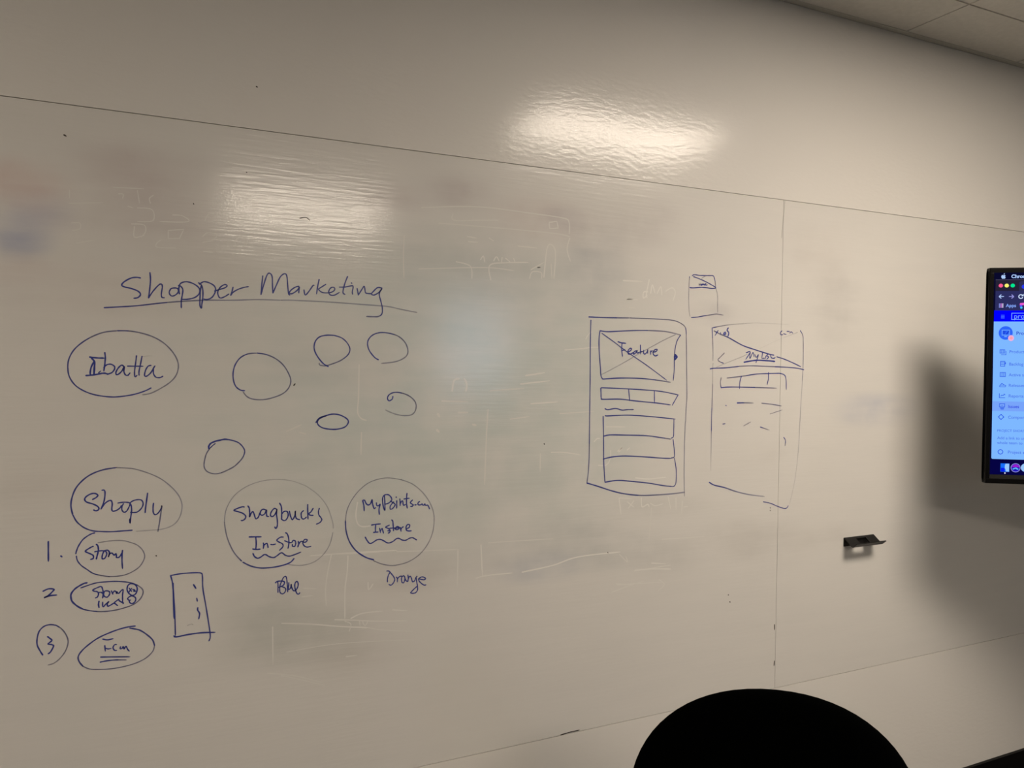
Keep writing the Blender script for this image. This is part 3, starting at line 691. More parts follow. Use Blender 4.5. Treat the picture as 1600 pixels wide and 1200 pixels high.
 (1,2.9,0.6,0.6,'1547 1822 1552 1823'),
 (1,3.7,0.95,0.95,'1554 1821 1557 1824 1558 1821 1555 1820'),
 (1,3.7,1.0,1.0,'1559 1821 1561 1825 1563 1822 1566 1825 1568 1821'),
 (1,3.7,1.0,1.0,'1570 1824 1574 1827 1571 1823 1574 1822 1579 1823'),
]),
(1,'wireframe_sketch','right-hand screen sketch crossing the panel joint',[
 (1,3.5,0.9,0.5,'1600 1692 1603 1657 1605 1618 1605 1591'),
 (1,2.8,0.5,0.5,'1606 1583 1605 1568 1606 1520'),
 (1,3.4,0.6,0.9,'1606 1520 1606 1500 1604 1431 1604 1371'),
 (1,2.8,0.7,0.25,'1604 1371 1604 1312 1604 1251'),
 (1,3.4,0.9,0.4,'1600 1692 1625 1697 1669 1704 1733 1710'),
 (1,2.9,0.4,0.2,'1733 1710 1773 1713 1812 1713 1866 1713 1916 1712'),
 (1,3.8,0.8,0.6,'1965 1694 1976 1679 1979 1656 1980 1614 1980 1572 1978 1530'),
 (1,2.9,0.5,0.3,'1978 1530 1972 1414 1967 1309 1957 1225 1946 1173 1932 1126'),
 (1,4.0,1.0,0.8,'1595 1566 1609 1568 1659 1570 1710 1575'),
 (1,3.9,0.7,0.85,'1710 1575 1762 1577 1816 1576 1897 1574 1953 1571 1984 1566'),
 (1,4.4,0.7,1.0,'1608 1683 1632 1674 1665 1664 1722 1641 1774 1628 1828 1616 1853 1612'),
 (1,4.0,0.8,0.85,'1865 1607 1897 1600 1939 1587 1970 1576'),
 (1,2.8,0.4,0.5,'1619 1571 1659 1585 1723 1606 1741 1614'),
 (1,2.3,0.2,0.15,'1793 1632 1841 1651 1895 1670'),
 (1,2.9,0.2,0.5,'1895 1670 1931 1681 1953 1688'),
 (1,4.4,1.0,0.5,'1599 1216 1619 1206 1660 1196 1706 1181 1759 1168 1823 1158'),
 (1,3.5,0.8,0.9,'1819 1141 1850 1134 1878 1123 1906 1114 1920 1114 1926 1121'),
]),
(2,'handwritten_word','two blue words over a bold line in the right-hand sketch',[
 (1,3.8,0.95,0.95,'1737 1618 1754 1621 1736 1597'),
 (1,3.8,0.85,0.85,'1754 1620 1753 1600 1765 1619 1770 1605'),
 (1,3.7,0.85,0.8,'1773 1613 1779 1604 1788 1613 1783 1599 1778 1587'),
 (0,3.9,0.85,0.85,'1805 1620 1802 1601 1815 1602'),
 (1,3.9,0.9,0.9,'1819 1609 1818 1601'),
 (1,3.9,0.95,0.95,'1827 1614 1822 1610 1831 1606 1823 1599'),
 (1,4.1,0.95,0.95,'1838 1614 1842 1604 1853 1602 1858 1605'),
 (1,5.3,1.0,1.0,'1729 1588 1762 1593 1788 1595 1829 1594 1857 1592'),
]),
(2,'handwritten_note','scribbled blue corner word at the top left of the sketch',[
 (1,3.4,0.8,0.8,'1624 1685 1612 1669'),
 (1,3.6,0.8,0.9,'1614 1681 1623 1678'),
 (1,3.4,0.8,0.8,'1633 1679 1634 1674'),
 (1,4.8,1.0,1.0,'1649 1680 1646 1674 1654 1675 1652 1681'),
 (1,4.8,0.9,0.95,'1664 1694 1659 1687 1666 1679 1663 1668'),
]),
(2,'handwritten_note','scribbled blue corner word across the panel joint',[
 (1,3.5,0.85,0.85,'1885 1691 1879 1686 1880 1679 1889 1679'),
 (1,3.5,0.85,0.85,'1892 1682 1904 1680'),
 (1,3.5,0.85,0.85,'1907 1690 1919 1690'),
 (1,3.5,0.85,0.85,'1919 1685 1925 1689 1932 1685'),
]),
(2,'drawn_chevron','blue back arrow in the sketch header',[
 (1,3.4,0.7,0.8,'1650 1616 1633 1602 1625 1594 1634 1588 1647 1584'),
]),
(2,'drawn_bar','row of cells in the right-hand sketch',[
 (1,3.6,0.7,0.8,'1639 1539 1636 1524 1639 1508'),
 (1,4.0,1.0,0.7,'1639 1508 1673 1510 1751 1509 1866 1506'),
 (1,3.9,0.7,0.95,'1662 1538 1724 1544 1782 1551 1835 1553 1878 1554'),
 (1,3.9,0.95,0.8,'1878 1554 1898 1549 1906 1536 1908 1501'),
 (1,3.8,0.9,0.9,'1720 1544 1714 1528 1713 1505'),
 (1,3.9,0.9,0.9,'1831 1556 1831 1536 1826 1517'),
]),
(2,'drawn_dash','',[
 (1,4.6,1.0,0.5,'1704 1460 1736 1460 1770 1459'),
]),
(2,'drawn_dash','',[
 (1,3.5,0.75,0.75,'1805 1458 1848 1454 1889 1448'),
]),
(2,'drawn_dash','',[
 (1,2.9,0.6,0.7,'1841 1423 1892 1435'),
]),
(2,'drawn_dash','',[
 (1,4.0,1.0,1.0,'1659 1453 1661 1452'),
]),
(2,'drawn_dash','',[
 (1,3.2,0.8,0.8,'1648 1395 1658 1396'),
]),
(2,'drawn_dash','',[
 (1,3.2,0.6,0.7,'1732 1387 1761 1399'),
]),
(2,'drawn_dash','',[
 (1,3.5,0.85,0.6,'1801 1382 1839 1371'),
]),
(2,'drawn_dash','',[
 (1,3.5,0.85,0.75,'1901 1346 1909 1336 1908 1318'),
]),
(1,'dirt_speck','',[
 (1,3.5,1.0,1.0,'-135 2047 -131 2045'),
]),
(1,'dirt_speck','',[
 (1,3.0,1.0,1.0,'254 2211 257 2210'),
]),
(1,'dirt_speck','',[
 (1,2.7,1.0,1.0,'233 2011 234 2010'),
]),
(1,'dirt_speck','',[
 (1,2.6,1.0,1.0,'119 1928 120 1926'),
]),
(1,'dirt_speck','',[
 (1,3.4,0.9,0.9,'342 1517 345 1521'),
]),
(1,'dirt_speck','',[
 (1,4.0,1.0,1.0,'1682 857 1682 855'),
]),
(1,'dirt_speck','',[
 (1,4.4,1.0,1.0,'1688 834 1690 832'),
]),
(1,'dirt_speck','',[
 (1,3.5,0.8,0.8,'1020 1355 1022 1353'),
]),
(1,'dirt_speck','',[
 (1,3.3,0.7,0.7,'1232 1033 1234 1031'),
]),
(1,'dirt_speck','',[
 (1,2.4,0.8,0.8,'355 1916 369 1919 378 1913'),
]),
(1,'dirt_speck','',[
 (1,3.5,0.7,0.7,'994 1839 1002 1840'),
]),
(1,'dirt_speck','',[
 (1,2.3,0.3,0.35,'1887 2109 1885 2076 1880 2034 1876 1989'),
]),
(1,'dirt_speck','',[
 (1,4.2,0.9,0.9,'1876 736 1877 719'),
]),
(1,'dirt_speck','',[
 (1,4.2,0.9,0.9,'1879 616 1877 601'),
]),
(1,'dirt_speck','',[
 (1,3.3,0.9,0.9,'1084 528 1113 530 1145 530'),
]),
(1,'dirt_speck','',[
 (1,3.3,0.6,0.6,'1848 1121 1851 1118'),
]),
(1,'dirt_speck','',[
 (1,3.3,0.6,0.6,'1848 1112 1851 1110'),
]),
]
ERASED = [
 (1,3.2,0.5,0.4,'614 1896 612 1842 614 1788'),
 (1,3.8,0.5,0.5,'659 1970 753 1982 843 1988 963 1985 1070 1981 1091 1971 1092 1939'),
 (1,3.4,0.5,0.5,'745 1963 748 1946 815 1952 877 1958'),
 (1,3.4,0.5,0.4,'706 1935 794 1936 920 1937 1053 1936 1094 1931'),
 (1,3.6,0.5,0.5,'1094 1927 1086 1895 1097 1863'),
 (1,3.4,0.5,0.5,'755 1839 795 1830 800 1798'),
 (1,3.8,0.5,0.6,'854 1797 851 1836 900 1846 965 1851'),
 (1,3.0,0.4,0.4,'653 1814 837 1829 921 1826'),
 (1,4.2,0.6,0.5,'1014 1814 1022 1890 1035 1905 1049 1884 1045 1812'),
 (1,3.5,0.5,0.5,'974 1832 1013 1854'),
 (0,3.5,0.6,0.6,'1028 1965 1052 1970 1057 1952 1030 1948 1028 1965'),
 (1,3.7,0.6,0.6,'789 1894 815 1894'),
 (1,3.7,0.6,0.6,'786 1907 811 1905'),
 (1,3.4,0.6,0.6,'848 1908 861 1901'),
 (1,3.8,0.6,0.6,'934 1893 991 1892'),
 (1,3.4,0.6,0.6,'824 1849 832 1859 836 1844'),
 (1,3.4,0.7,0.7,'862 1848 870 1860 878 1849'),
 (1,3.4,0.7,0.7,'887 1859 885 1845'),
 (1,3.4,0.7,0.7,'897 1858 913 1847'),
 (1,3.5,0.6,0.6,'921 1859 926 1848'),
 (1,3.5,0.5,0.5,'970 1808 978 1826 1005 1826 1007 1810'),
 (1,3.5,0.4,0.4,'1036 1851 1039 1812'),
 (1,2.2,0.5,0.5,'-125 1932 -125 1915'),
 (1,2.3,0.6,0.6,'31 1920 29 1930 37 1938'),
 (1,2.2,0.6,0.5,'-14 1909 -3 1906'),
 (1,2.2,0.5,0.5,'5 1945 9 1918'),
 (1,2.3,0.6,0.5,'5 1907 34 1906 36 1882 5 1877'),
 (1,2.3,0.7,0.7,'76 1898 96 1898 108 1886 50 1881'),
 (1,2.2,0.7,0.7,'-1 1866 -1 1843 18 1848'),
 (1,2.2,0.6,0.6,'-7 1871 18 1871 21 1856 12 1844'),
 (0,2.3,0.6,0.6,'67 1863 99 1868 90 1847 67 1845 67 1863'),
 (1,2.3,0.6,0.6,'138 1855 150 1865 169 1861 157 1847 138 1842'),
 (1,2.4,0.6,0.6,'207 1849 219 1861 235 1855 230 1840 212 1838 207 1849'),
 (1,2.2,0.5,0.5,'-122 1863 -106 1864 -106 1852 -121 1847'),
 (1,2.9,0.7,0.7,'140 1822 160 1821'),
 (1,3.0,0.6,0.6,'202 1819 230 1816'),
 (1,2.6,0.5,0.5,'53 1841 44 1833 45 1824 83 1825'),
 (1,2.5,0.4,0.4,'-126 1904 -63 1912'),
 (1,2.5,0.4,0.4,'-42 1947 18 1950'),
 (1,2.3,0.5,0.5,'143 1891 150 1906 163 1909'),
 (1,2.2,0.5,0.5,'-112 1821 -75 1831'),
 (1,2.2,0.5,0.5,'-32 1934 -23 1934 -24 1925'),
 (1,3.5,0.5,0.7,'383 1104 435 1103 511 1101 600 1097'),
 (1,3.0,0.4,0.4,'600 1094 677 1089 769 1084'),
 (1,3.1,0.6,0.4,'434 1103 425 1059 420 1017 422 978'),
 (1,3.5,0.7,0.7,'475 1095 473 1054 468 1012 468 940'),
 (1,3.7,0.6,0.4,'767 1081 767 1035 766 989'),
 (1,4.5,0.7,0.7,'833 1090 838 1008'),
 (1,4.1,0.6,0.8,'820 1002 849 1006 926 1005'),
 (1,3.8,0.3,0.9,'316 948 384 937 454 922 527 909'),
 (1,2.9,0.5,0.4,'527 909 564 898 644 884'),
 (1,3.5,0.7,0.5,'443 940 483 934 545 923 628 913'),
 (1,3.5,0.9,0.5,'483 938 512 947 564 946'),
 (1,3.9,0.6,0.6,'590 946 628 939'),
 (1,2.9,0.5,0.5,'468 933 483 924 479 906'),
 (1,2.9,0.5,0.5,'505 928 506 917'),
 (1,2.9,0.5,0.5,'512 927 519 915 527 927'),
 (1,3.2,0.5,0.5,'472 844 498 843'),
 (1,2.8,0.5,0.4,'316 822 367 802 419 781'),
 (1,3.5,0.6,0.6,'526 1023 528 1005 539 1018'),
 (1,2.8,0.4,0.4,'366 1027 397 1022'),
 (1,2.8,0.4,0.4,'363 1006 390 1006'),
 (1,4.3,0.8,0.8,'957 1004 1052 1013 1134 1029 1275 1030'),
 (1,3.5,0.4,0.4,'1424 1054 1582 1049'),
 (1,3.0,0.5,0.5,'295 942 296 852'),
 (1,3.1,0.5,0.4,'283 833 348 816 415 788'),
 (1,3.8,0.5,0.5,'1325 969 1456 973'),
 (1,3.8,0.5,0.5,'1267 934 1426 925'),
 (1,2.5,0.35,0.35,'328 877 456 879 645 862'),
 (1,3.5,0.4,0.4,'855 1094 1051 1088'),
 (1,4.5,0.7,0.7,'1269 1188 1276 1141'),
 (1,4.1,0.6,0.5,'1271 1188 1311 1184'),
 (1,4.1,0.6,0.6,'1298 1175 1320 1159'),
 (1,4.1,0.6,0.6,'1320 1176 1302 1156'),
 (1,4.2,0.7,0.7,'1347 1183 1350 1157 1370 1163 1375 1155'),
 (1,3.8,0.5,0.5,'1379 1166 1398 1157 1426 1161'),
 (1,3.9,0.5,0.5,'1444 1181 1455 1142'),
 (1,3.9,0.5,0.5,'1473 1175 1474 1140'),
 (1,3.9,0.5,0.4,'1497 1164 1495 1127'),
 (1,3.1,0.5,0.5,'1502 1146 1517 1147'),
 (1,4.2,0.6,0.7,'1328 971 1392 968 1458 961'),
 (1,4.2,0.6,0.5,'1387 986 1439 979'),
 (1,4.1,0.5,0.6,'1262 938 1302 932 1329 931'),
 (1,4.1,0.6,0.4,'1249 915 1297 925 1360 935'),
 (1,3.5,0.5,0.5,'1416 933 1435 917 1412 900'),
 (1,3.4,0.35,0.35,'1384 1151 1377 1056'),
 (1,3.4,0.4,0.4,'1273 1023 1301 998 1296 1014'),
 (1,4.5,0.7,0.6,'1274 1819 1339 1820'),
 (1,3.7,0.5,0.5,'1303 1768 1288 1766 1325 1766'),
 (1,4.1,0.8,0.8,'1364 1827 1355 1786 1357 1774'),
 (1,4.1,0.8,0.8,'1359 1791 1345 1789 1344 1772 1357 1780'),
 (1,4.2,0.8,0.8,'1370 1787 1375 1812 1385 1789'),
 (1,4.2,0.7,0.7,'1393 1788 1406 1808 1410 1784'),
 (1,4.2,0.6,0.6,'1424 1796 1447 1807 1459 1794 1451 1769'),
 (1,4.0,0.4,0.5,'1139 1619 1160 1623 1192 1625'),
 (1,3.3,0.5,0.4,'1150 1647 1160 1662 1170 1668'),
 (1,3.4,0.4,0.4,'1296 1742 1318 1741'),
 (1,3.7,0.6,0.6,'1182 1355 1191 1363 1200 1364'),
 (1,4.1,0.7,0.7,'1262 1325 1277 1335 1266 1322'),
 (1,3.7,0.6,0.6,'1295 1327 1303 1333'),
 (1,3.7,0.6,0.4,'1197 1287 1223 1286 1237 1304 1238 1329'),
 (1,4.6,0.7,0.7,'1326 1244 1372 1238 1434 1240'),
 (1,3.7,0.4,0.4,'1221 1397 1287 1395'),
 (1,4.1,0.5,0.4,'850 1452 846 1383 842 1251'),
 (1,5.7,0.7,0.7,'747 1502 752 1529 766 1534'),
 (1,5.7,0.7,0.7,'781 1534 788 1520 786 1502'),
 (1,5.0,0.6,0.4,'719 1476 791 1473'),
 (1,4.6,0.5,0.6,'961 1543 1019 1551'),
 (1,4.2,0.5,0.6,'946 1520 1035 1529'),
 (1,3.9,0.6,0.6,'978 1466 1060 1470'),
 (1,3.5,0.4,0.4,'855 1502 956 1508'),
 (1,3.8,0.4,0.4,'916 1425 973 1431'),
 (1,6.1,0.5,0.5,'806 1413 815 1411'),
 (1,6.1,0.5,0.5,'765 1445 791 1445'),
 (1,7.5,0.5,0.5,'708 1443 712 1436'),
 (1,7.5,0.5,0.5,'706 1401 711 1396'),
 (1,3.9,0.5,0.5,'1043 1330 1087 1328 1137 1319'),
 (1,3.5,0.4,0.4,'1009 1327 1009 1279'),
 (1,3.6,0.5,0.6,'1083 1615 1155 1621'),
 (1,3.6,0.3,0.3,'1069 1437 1180 1442'),
 (1,3.5,0.5,0.5,'500 1568 499 1489 497 1451 506 1435 519 1430'),
 (1,3.5,0.4,0.4,'507 1400 506 1345'),
 (1,4.6,0.35,0.35,'326 1408 359 1422'),
 (1,4.6,0.35,0.35,'356 1404 371 1400'),
 (1,3.8,0.6,0.5,'498 1226 494 1195 499 1173 511 1165 530 1165'),
 (1,3.5,0.5,0.6,'437 1103 504 1099 556 1098'),
]


def smooth_path(P, smooth):
    if not smooth or len(P) < 3: 
        out = []
        for a, b in zip(P, P[1:]):
            out += [a.lerp(b, k/4) for k in range(4)]
        return out + [P[-1]]
    out = []
    for i in range(len(P)-1):
        p0, p1, p2, p3 = P[max(i-1, 0)], P[i], P[i+1], P[min(i+2, len(P)-1)]
        n = 6
        for k in range(n):
            t = k/n
            out.append(0.5*((2*p1) + (p2-p0)*t + (2*p0-5*p1+4*p2-p3)*t*t + (3*p1-p0-3*p2+p3)*t*t*t))
    return out + [P[-1]]
LAYER = [0]
def ink_object(name, strokes, mname, parent, lift=0.0003, gain=1.0):
    vs_, fs, den = [], [], []
    for sm, wd, d0, d1, txt in strokes:
        q = list(map(float, txt.split()))
        P = [Vector((q[i]/1000, q[i+1]/1000)) for i in range(0, len(q), 2)]
        path = smooth_path(P, sm)
        LAYER[0] = (LAYER[0] + 1) % 40
        y = YW - lift - LAYER[0]*0.000004
        n = len(path); hw = wd*0.0005*WIDTH
        base = len(vs_)
        for i, p in enumerate(path):
            d = path[min(i+1, n-1)] - path[max(i-1, 0)]
            if d.length < 1e-7: d = Vector((1, 0))
            d.normalize(); nn = Vector((-d.y, d.x))
            t = i/(n-1)
            h = hw*(0.92+0.08*math.sin(i*0.9+base))
            if i in (0, n-1):     # rounded tip
                tip = p - d*hw*0.7 if i == 0 else p + d*hw*0.7
                for s in (-1, 1):
                    v = tip + nn*s*h*0.45; vs_.append((v.x, y, v.y)); den.append(min(1, (d0+(d1-d0)*t)*gain))
                if i == 0:
                    for s in (-1, 1):
                        v = p + nn*s*h; vs_.append((v.x, y, v.y)); den.append(min(1, d0*gain))
                continue
            for s in (-1, 1):
                v = p + nn*s*h; vs_.append((v.x, y, v.y)); den.append(min(1, (d0+(d1-d0)*t)*gain))
        cnt = (len(vs_)-base)//2
        for k in range(cnt-1):
            a = base+2*k
            fs.append((a, a+1, a+3, a+2))
    me = bpy.data.meshes.new(name); me.from_pydata(vs_, [], fs); me.update()
    at = me.attributes.new('ink_amount', 'FLOAT', 'POINT')
    at.data.foreach_set('value', [d**1.6 if mname == 'ink' else d for d in den])
    me.materials.append(M[mname])
    return link(bpy.data.objects.new(name, me), parent)
WIDTH = 0.95
cur = None
for lev, name, label, strokes in MARKS:
    if name == 'dirt_speck':
        ink_object(name, strokes, 'speck', BOARD_L); continue
    o = ink_object(name, strokes, 'ink', BOARD_L if lev == 1 else cur)
    if label: o['label'] = label
    if lev == 1: cur = o
o = ink_object('erased_writing', ERASED, 'erased', BOARD_L, lift=0.0001)
tag(o, 'pale ghost strokes of wiped-off writing', kind='stuff')

# ------------------------------------------------------------------ black pen rest on the wall
def pen_rest():
    zt = 1.57-0.5757; x0, x1 = 2.1815, 2.3225
    t = empty('pen_rest', 'small black metal pen rest with a square hole on the wall', 'pen holder', (x0, YW, zt))
    # bent plate: wall flange, sloping shelf with a square cut-out, up-turned lip
    th = 0.0035; Lx = x1-x0
    prof = [(0.0012, -0.030), (0.0012, -0.002), (0.004, 0.0), (0.036, -0.024), (0.039, -0.0245), (0.055, -0.013)]
    def strip(bm, segs, xs, hole=None):
        rows = []
        for (d, z) in segs: rows.append([bm.verts.new((x, -d, z)) for x in xs])
        for i in range(len(rows)-1):
            for k in range(len(xs)-1):
                if hole and (i, k) in hole: continue
                bm.faces.new((rows[i][k], rows[i][k+1], rows[i+1][k+1], rows[i+1][k]))
    def solid(o):
        md = o.modifiers.new('thickness', 'SOLIDIFY'); md.thickness = th; md.offset = 0
        return o
    bm = bmesh.new(); strip(bm, [(0.0013, -0.030), (0.0013, -0.004), (0.0022, -0.0012)], [0, Lx*0.5, Lx])
    solid(obj('wall_flange', bm, M['black_metal'], t))
    bm = bmesh.new()
    xs = [0, Lx*0.33, Lx*0.66, Lx]
    strip(bm, [(0.0022, -0.0012), (0.005, -0.0015), (0.010, -0.0050), (0.030, -0.0200), (0.036, -0.0240)], xs, {(2, 1)})
    solid(obj('shelf', bm, M['black_metal'], t))
    bm = bmesh.new(); strip(bm, [(0.036, -0.0240), (0.0385, -0.0248), (0.041, -0.0240), (0.0555, -0.0115)], [0, Lx*0.5, Lx])
    solid(obj('front_lip', bm, M['black_metal'], t))
pen_rest()

# ------------------------------------------------------------------ wall-mounted screen
TV_O = Vector((2.45086, 1.60694, 1.89653)); TV_A = math.radians(-35)
def build_tv():
    W, H = 1.232, 0.6868
    t = empty('television', 'large flat screen showing a blue web page, angled out from the wall at right', 'screen', TV_O, TV_A)
    # local: x to the right along the panel, -y out of the screen, z up
    bm = bmesh.new()
    fr = 0.0005
    b0 = 0.0125
    for b in ((0, W, -0.001, 0.026, -0.016, 0), (0, W, -0.001, 0.026, -H, -H+0.0155),
              (0, b0, -0.001, 0.026, -H+0.0155, -0.016), (W-b0, W, -0.001, 0.026, -H+0.0155, -0.016)):
        box(bm, *b)
    bmesh.ops.remove_doubles(bm, verts=bm.verts[:], dist=1e-5)
    obj('bezel', bm, M['black_plastic'], t, bevel=0.0025)
    bm = bmesh.new(); box(bm, 0.0135, W-0.0135, 0.012, 0.0255, -H+0.02, -0.02); box(bm, 0.25, W-0.25, 0.0255, 0.06, -H+0.08, -0.18)
    obj('back_shell', bm, M['black_plastic'], t, bevel=0.004)
    bm = bmesh.new(); box(bm, 0.0132, W-0.0132, 0.0006, 0.002, -H+0.0162, -H+0.0285)
    obj('lower_strip', bm, mat('dark_grey_strip', (0.012, 0.012, 0.011), 0.35), t)
    # swivel arm back to the wall
    a = obj_arm(t, W, H)
    C_ = {}
    def col(rgb):
        if rgb not in C_: C_[rgb] = emit('screen_%02x%02x%02x' % rgb, srgb(*rgb), 1.0)
        return C_[rgb]
    bm = bmesh.new(); box(bm, 0.0126, W-0.0126, 0.001, 0.0115, -H+0.0286, -0.0162)
    scr = obj('screen', bm, col((10, 10, 44)), t)
    tag(scr, 'lit display surface with a browser window')
    # everything drawn on the display; mm right and down from the panel corner, layer order k
    def pos(u, v, k): return (u/1000, 0.0009-0.00012*k, -v/1000)
    def poly(name, pts, rgb, k):
        bm = bmesh.new(); bm.faces.new([bm.verts.new(pos(u, v, k)) for u, v in pts]); return obj(name, bm, col(rgb), scr)
    def polys(name, items, rgb, k):
        bm = bmesh.new()
        for pts in items: bm.faces.new([bm.verts.new(pos(u, v, k)) for u, v in pts])
        return obj(name, bm, col(rgb), scr)
    def rect(u0, v0, u1, v1): return [(u0, v0), (u1, v0), (u1, v1), (u0, v1)]
    def disc(u, v, r, n=28, r2=None): return [(u+r*math.cos(2*math.pi*k/n), v+(r2 or r)*math.sin(2*math.pi*k/n)) for k in range(n)]
    def ring(u, v, r0, r1, a0=0, a1=360, n=24):
        out = []
        for k in range(n):
            a, b = math.radians(a0+(a1-a0)*k/n), math.radians(a0+(a1-a0)*(k+1)/n)
            out.append([(u+r0*math.cos(a), v+r0*math.sin(a)), (u+r1*math.cos(a), v+r1*math.sin(a)), (u+r1*math.cos(b), v+r1*math.sin(b)), (u+r0*math.cos(b), v+r0*math.sin(b))])
        return out
    def line(u0, v0, u1, v1, w):
        d = Vector((u1-u0, v1-v0)).normalized(); n = Vector((-d.y, d.x))*w/2
        return [(u0+n.x, v0+n.y), (u1+n.x, v1+n.y), (u1-n.x, v1-n.y), (u0-n.x, v0-n.y)]
    def frame(u0, v0, u1, v1, w): return [rect(u0, v0, u1, v0+w), rect(u0, v1-w, u1, v1), rect(u0, v0, u0+w, v1), rect(u1-w, v0, u1, v1)]
    def text(name, s, u, v, size, rgb, k, bold=0.0, sx=1.0):
        cu = bpy.data.curves.new('t', 'FONT'); cu.body = s; cu.size = 1; cu.align_x = 'LEFT'; cu.offset = bold
        cu.resolution_u = 4
        to = bpy.data.objects.new('t', cu); COL.objects.link(to)
        dg = bpy.context.evaluated_depsgraph_get(); dg.update()
        me = bpy.data.meshes.new_from_object(to.evaluated_get(dg))
        bpy.data.objects.remove(to)
        for q in me.vertices:     # font x,y to panel mm; cap height 0.7 of the size, centred on v
            x, y = q.co.x*size*sx, q.co.y*size
            q.co = Vector(pos(u+x, v+size*0.35-y, k))
        me.name = name; me.materials.clear(); me.materials.append(col(rgb))
        return link(bpy.data.objects.new(name, me), scr)
    R = W*1000-12.8
    # menu bar
    text('menu_text', 'Chrome', 62.4, 27.7, 15.5, (175, 205, 255), 2, 0.035)
    ap = [(0,-3.4),(2.2,-4.6),(5,-4.2),(6.6,-2.6),(5.2,-0.6),(5.4,2),(7,3.6),(5.4,6.8),(3.2,8.2),(0.6,7.4),(-1.6,8.2),(-4.2,7.4),(-6.4,3.8),(-6.8,0),(-5.4,-3.2),(-2.8,-4.6)]
    polys('menu_icon', [[(39.3+x*0.93, 27.6+y*0.93) for x, y in ap], [(39.6, 22.0), (40.2, 19.2), (43.2, 17.4), (42.8, 20.4)]], (175, 205, 250), 2)
    # browser window
    poly('browser_tab_strip', rect(17.1, 39, R, 74), (38, 34, 54), 1)
    poly('window_outline', rect(17.1, 37.6, R, 39), (84, 82, 108), 1)
    poly('browser_tab', [(86, 46), (92, 43), (R-700, 43), (R-694, 46), (R-694, 74), (86, 74)], (46, 46, 84), 2)
    poly('browser_toolbar', rect(17.4, 74, R, 136), (44, 46, 94), 1)
    for u, c in ((32.5, (255, 92, 146)), (49.7, (252, 244, 116)), (67.2, (0, 232, 146))):
        poly('window_button', disc(u, 56.9, 6.3, r2=6.0), c, 2)
    poly('tab_icon', disc(99.5, 60.6, 6.5), (40, 60, 240), 3)
    polys('back_arrow', [line(28.5, 91.4, 42.2, 91.4, 2.4), line(28, 91.4, 34.6, 85.4, 2.6), line(28, 91.4, 34.6, 97.4, 2.6)], (180, 205, 255), 2)
    polys('forward_arrow', [line(57, 91.6, 70.6, 91.6, 2.4), line(71, 91.6, 64.4, 85.6, 2.6), line(71, 91.6, 64.4, 97.6, 2.6)], (150, 150, 222), 2)
    polys('reload_icon', ring(91.5, 91.7, 4.6, 7.4, 20, 320) + [[(92.5, 90.5), (99.5, 90.5), (99.5, 83.5)]], (205, 225, 255), 2)
    for i in range(3):
        polys('apps_icon', [rect(28.4+i*4.6, 113.6+j*4.6, 31.9+i*4.6, 117.1+j*4.6) for j in range(3)], ((140, 150, 235), (205, 120, 220), (225, 215, 250))[i], 2)
    text('bookmark_text', 'Apps', 48.7, 119.8, 14.5, (130, 165, 250), 2, 0.02)
    polys('bookmark_icon', [disc(92.8, 116, 4.2), disc(98.4, 115.2, 4.0)], (232, 92, 205), 2)
    poly('bookmark_icon', disc(92.4, 121.5, 3.6), (90, 80, 250), 3); poly('bookmark_icon', disc(93.6, 126.8, 3.4), (60, 205, 245), 3)
    # page header
    poly('page_header', rect(14.8, 135.4, R, 170.9), (0, 0, 255), 1)
    polys('menu_button', [rect(35.2, 149.6+k*4.4, 45.4, 151.7+k*4.4) for k in range(3)], (70, 110, 255), 2)
    polys('header_logo', frame(65.4, 143.2, R-900, 165.2, 2.0), (120, 165, 255), 2)
    text('header_logo_text', 'product', 72.4, 153.4, 22, (125, 170, 255), 3, -0.004)
    # page
    ps = [(14.6, 170.9), (R, 170.9), (R, 608.4), (21, 608.4), (18.4, 607.2), (17.2, 604.5)]
    poly('page_panel', ps, (126, 184, 255), 1)
    poly('selected_row', rect(16.4, 424.4, 330, 455), (120, 164, 250), 2)
    poly('project_avatar', disc(50.0, 206.8, 20.5, 40, 21.5), (46, 102, 248), 3)
    polys('avatar_picture', frame(38.2, 196.5, 62, 215, 2.4) + [rect(46, 216, 54, 220)], (110, 165, 252), 4)
    polys('avatar_picture', [rect(42, 201.5, 50, 204), rect(42, 206, 48.5, 208.5), line(52, 211, 60, 200, 3)], (20, 52, 200), 4)
    poly('status_badge', disc(65.8, 223.1, 8.6, 28, 9.4), (236, 176, 222), 5)
    poly('status_badge', disc(66.3, 223.1, 4.6), (250, 160, 172), 6)
    text('project_title', 'Pro', 80.5, 207.3, 15.5, (40, 70, 205), 3, 0.012)
    IC = (52, 98, 232); TX = (74, 112, 232)
    for s, u, v in (('Product', 61.6, 266.2), ('Backlog', 61.6, 305.3), ('Active sprints', 62.0, 339.3), ('Releases', 62.2, 372.8), ('Reports', 62.6, 406.3),
                    ('Components', 62.7, 474.1), ('Project settings', 64.3, 585.0)):
        text('menu_entry', s, u, v, 13.6, TX, 3, 0.006)
    text('menu_entry', 'Issues', 62.2, 439.9, 13.6, (50, 70, 225), 4, 0.014)
    text('section_title', 'PROJECT SHORTCUTS', 31.8, 517.2, 10.6, TX, 3, 0.004, 1.03)
    text('help_text', 'Add a link to use', 32.9, 540.5, 12.6, TX, 3, 0.004)
    text('help_text', 'whole team to s', 32.7, 555.8, 12.6, TX, 3, 0.004)
    def icon(items): return polys('menu_row_icon', items, IC, 3)
    icon(frame(33.8, 259.5, 49.4, 272, 2) + [rect(38.4, 260, 40, 271), rect(43, 260, 44.6, 271), rect(38, 275, 53, 277), rect(51.4, 264, 53.2, 277)])
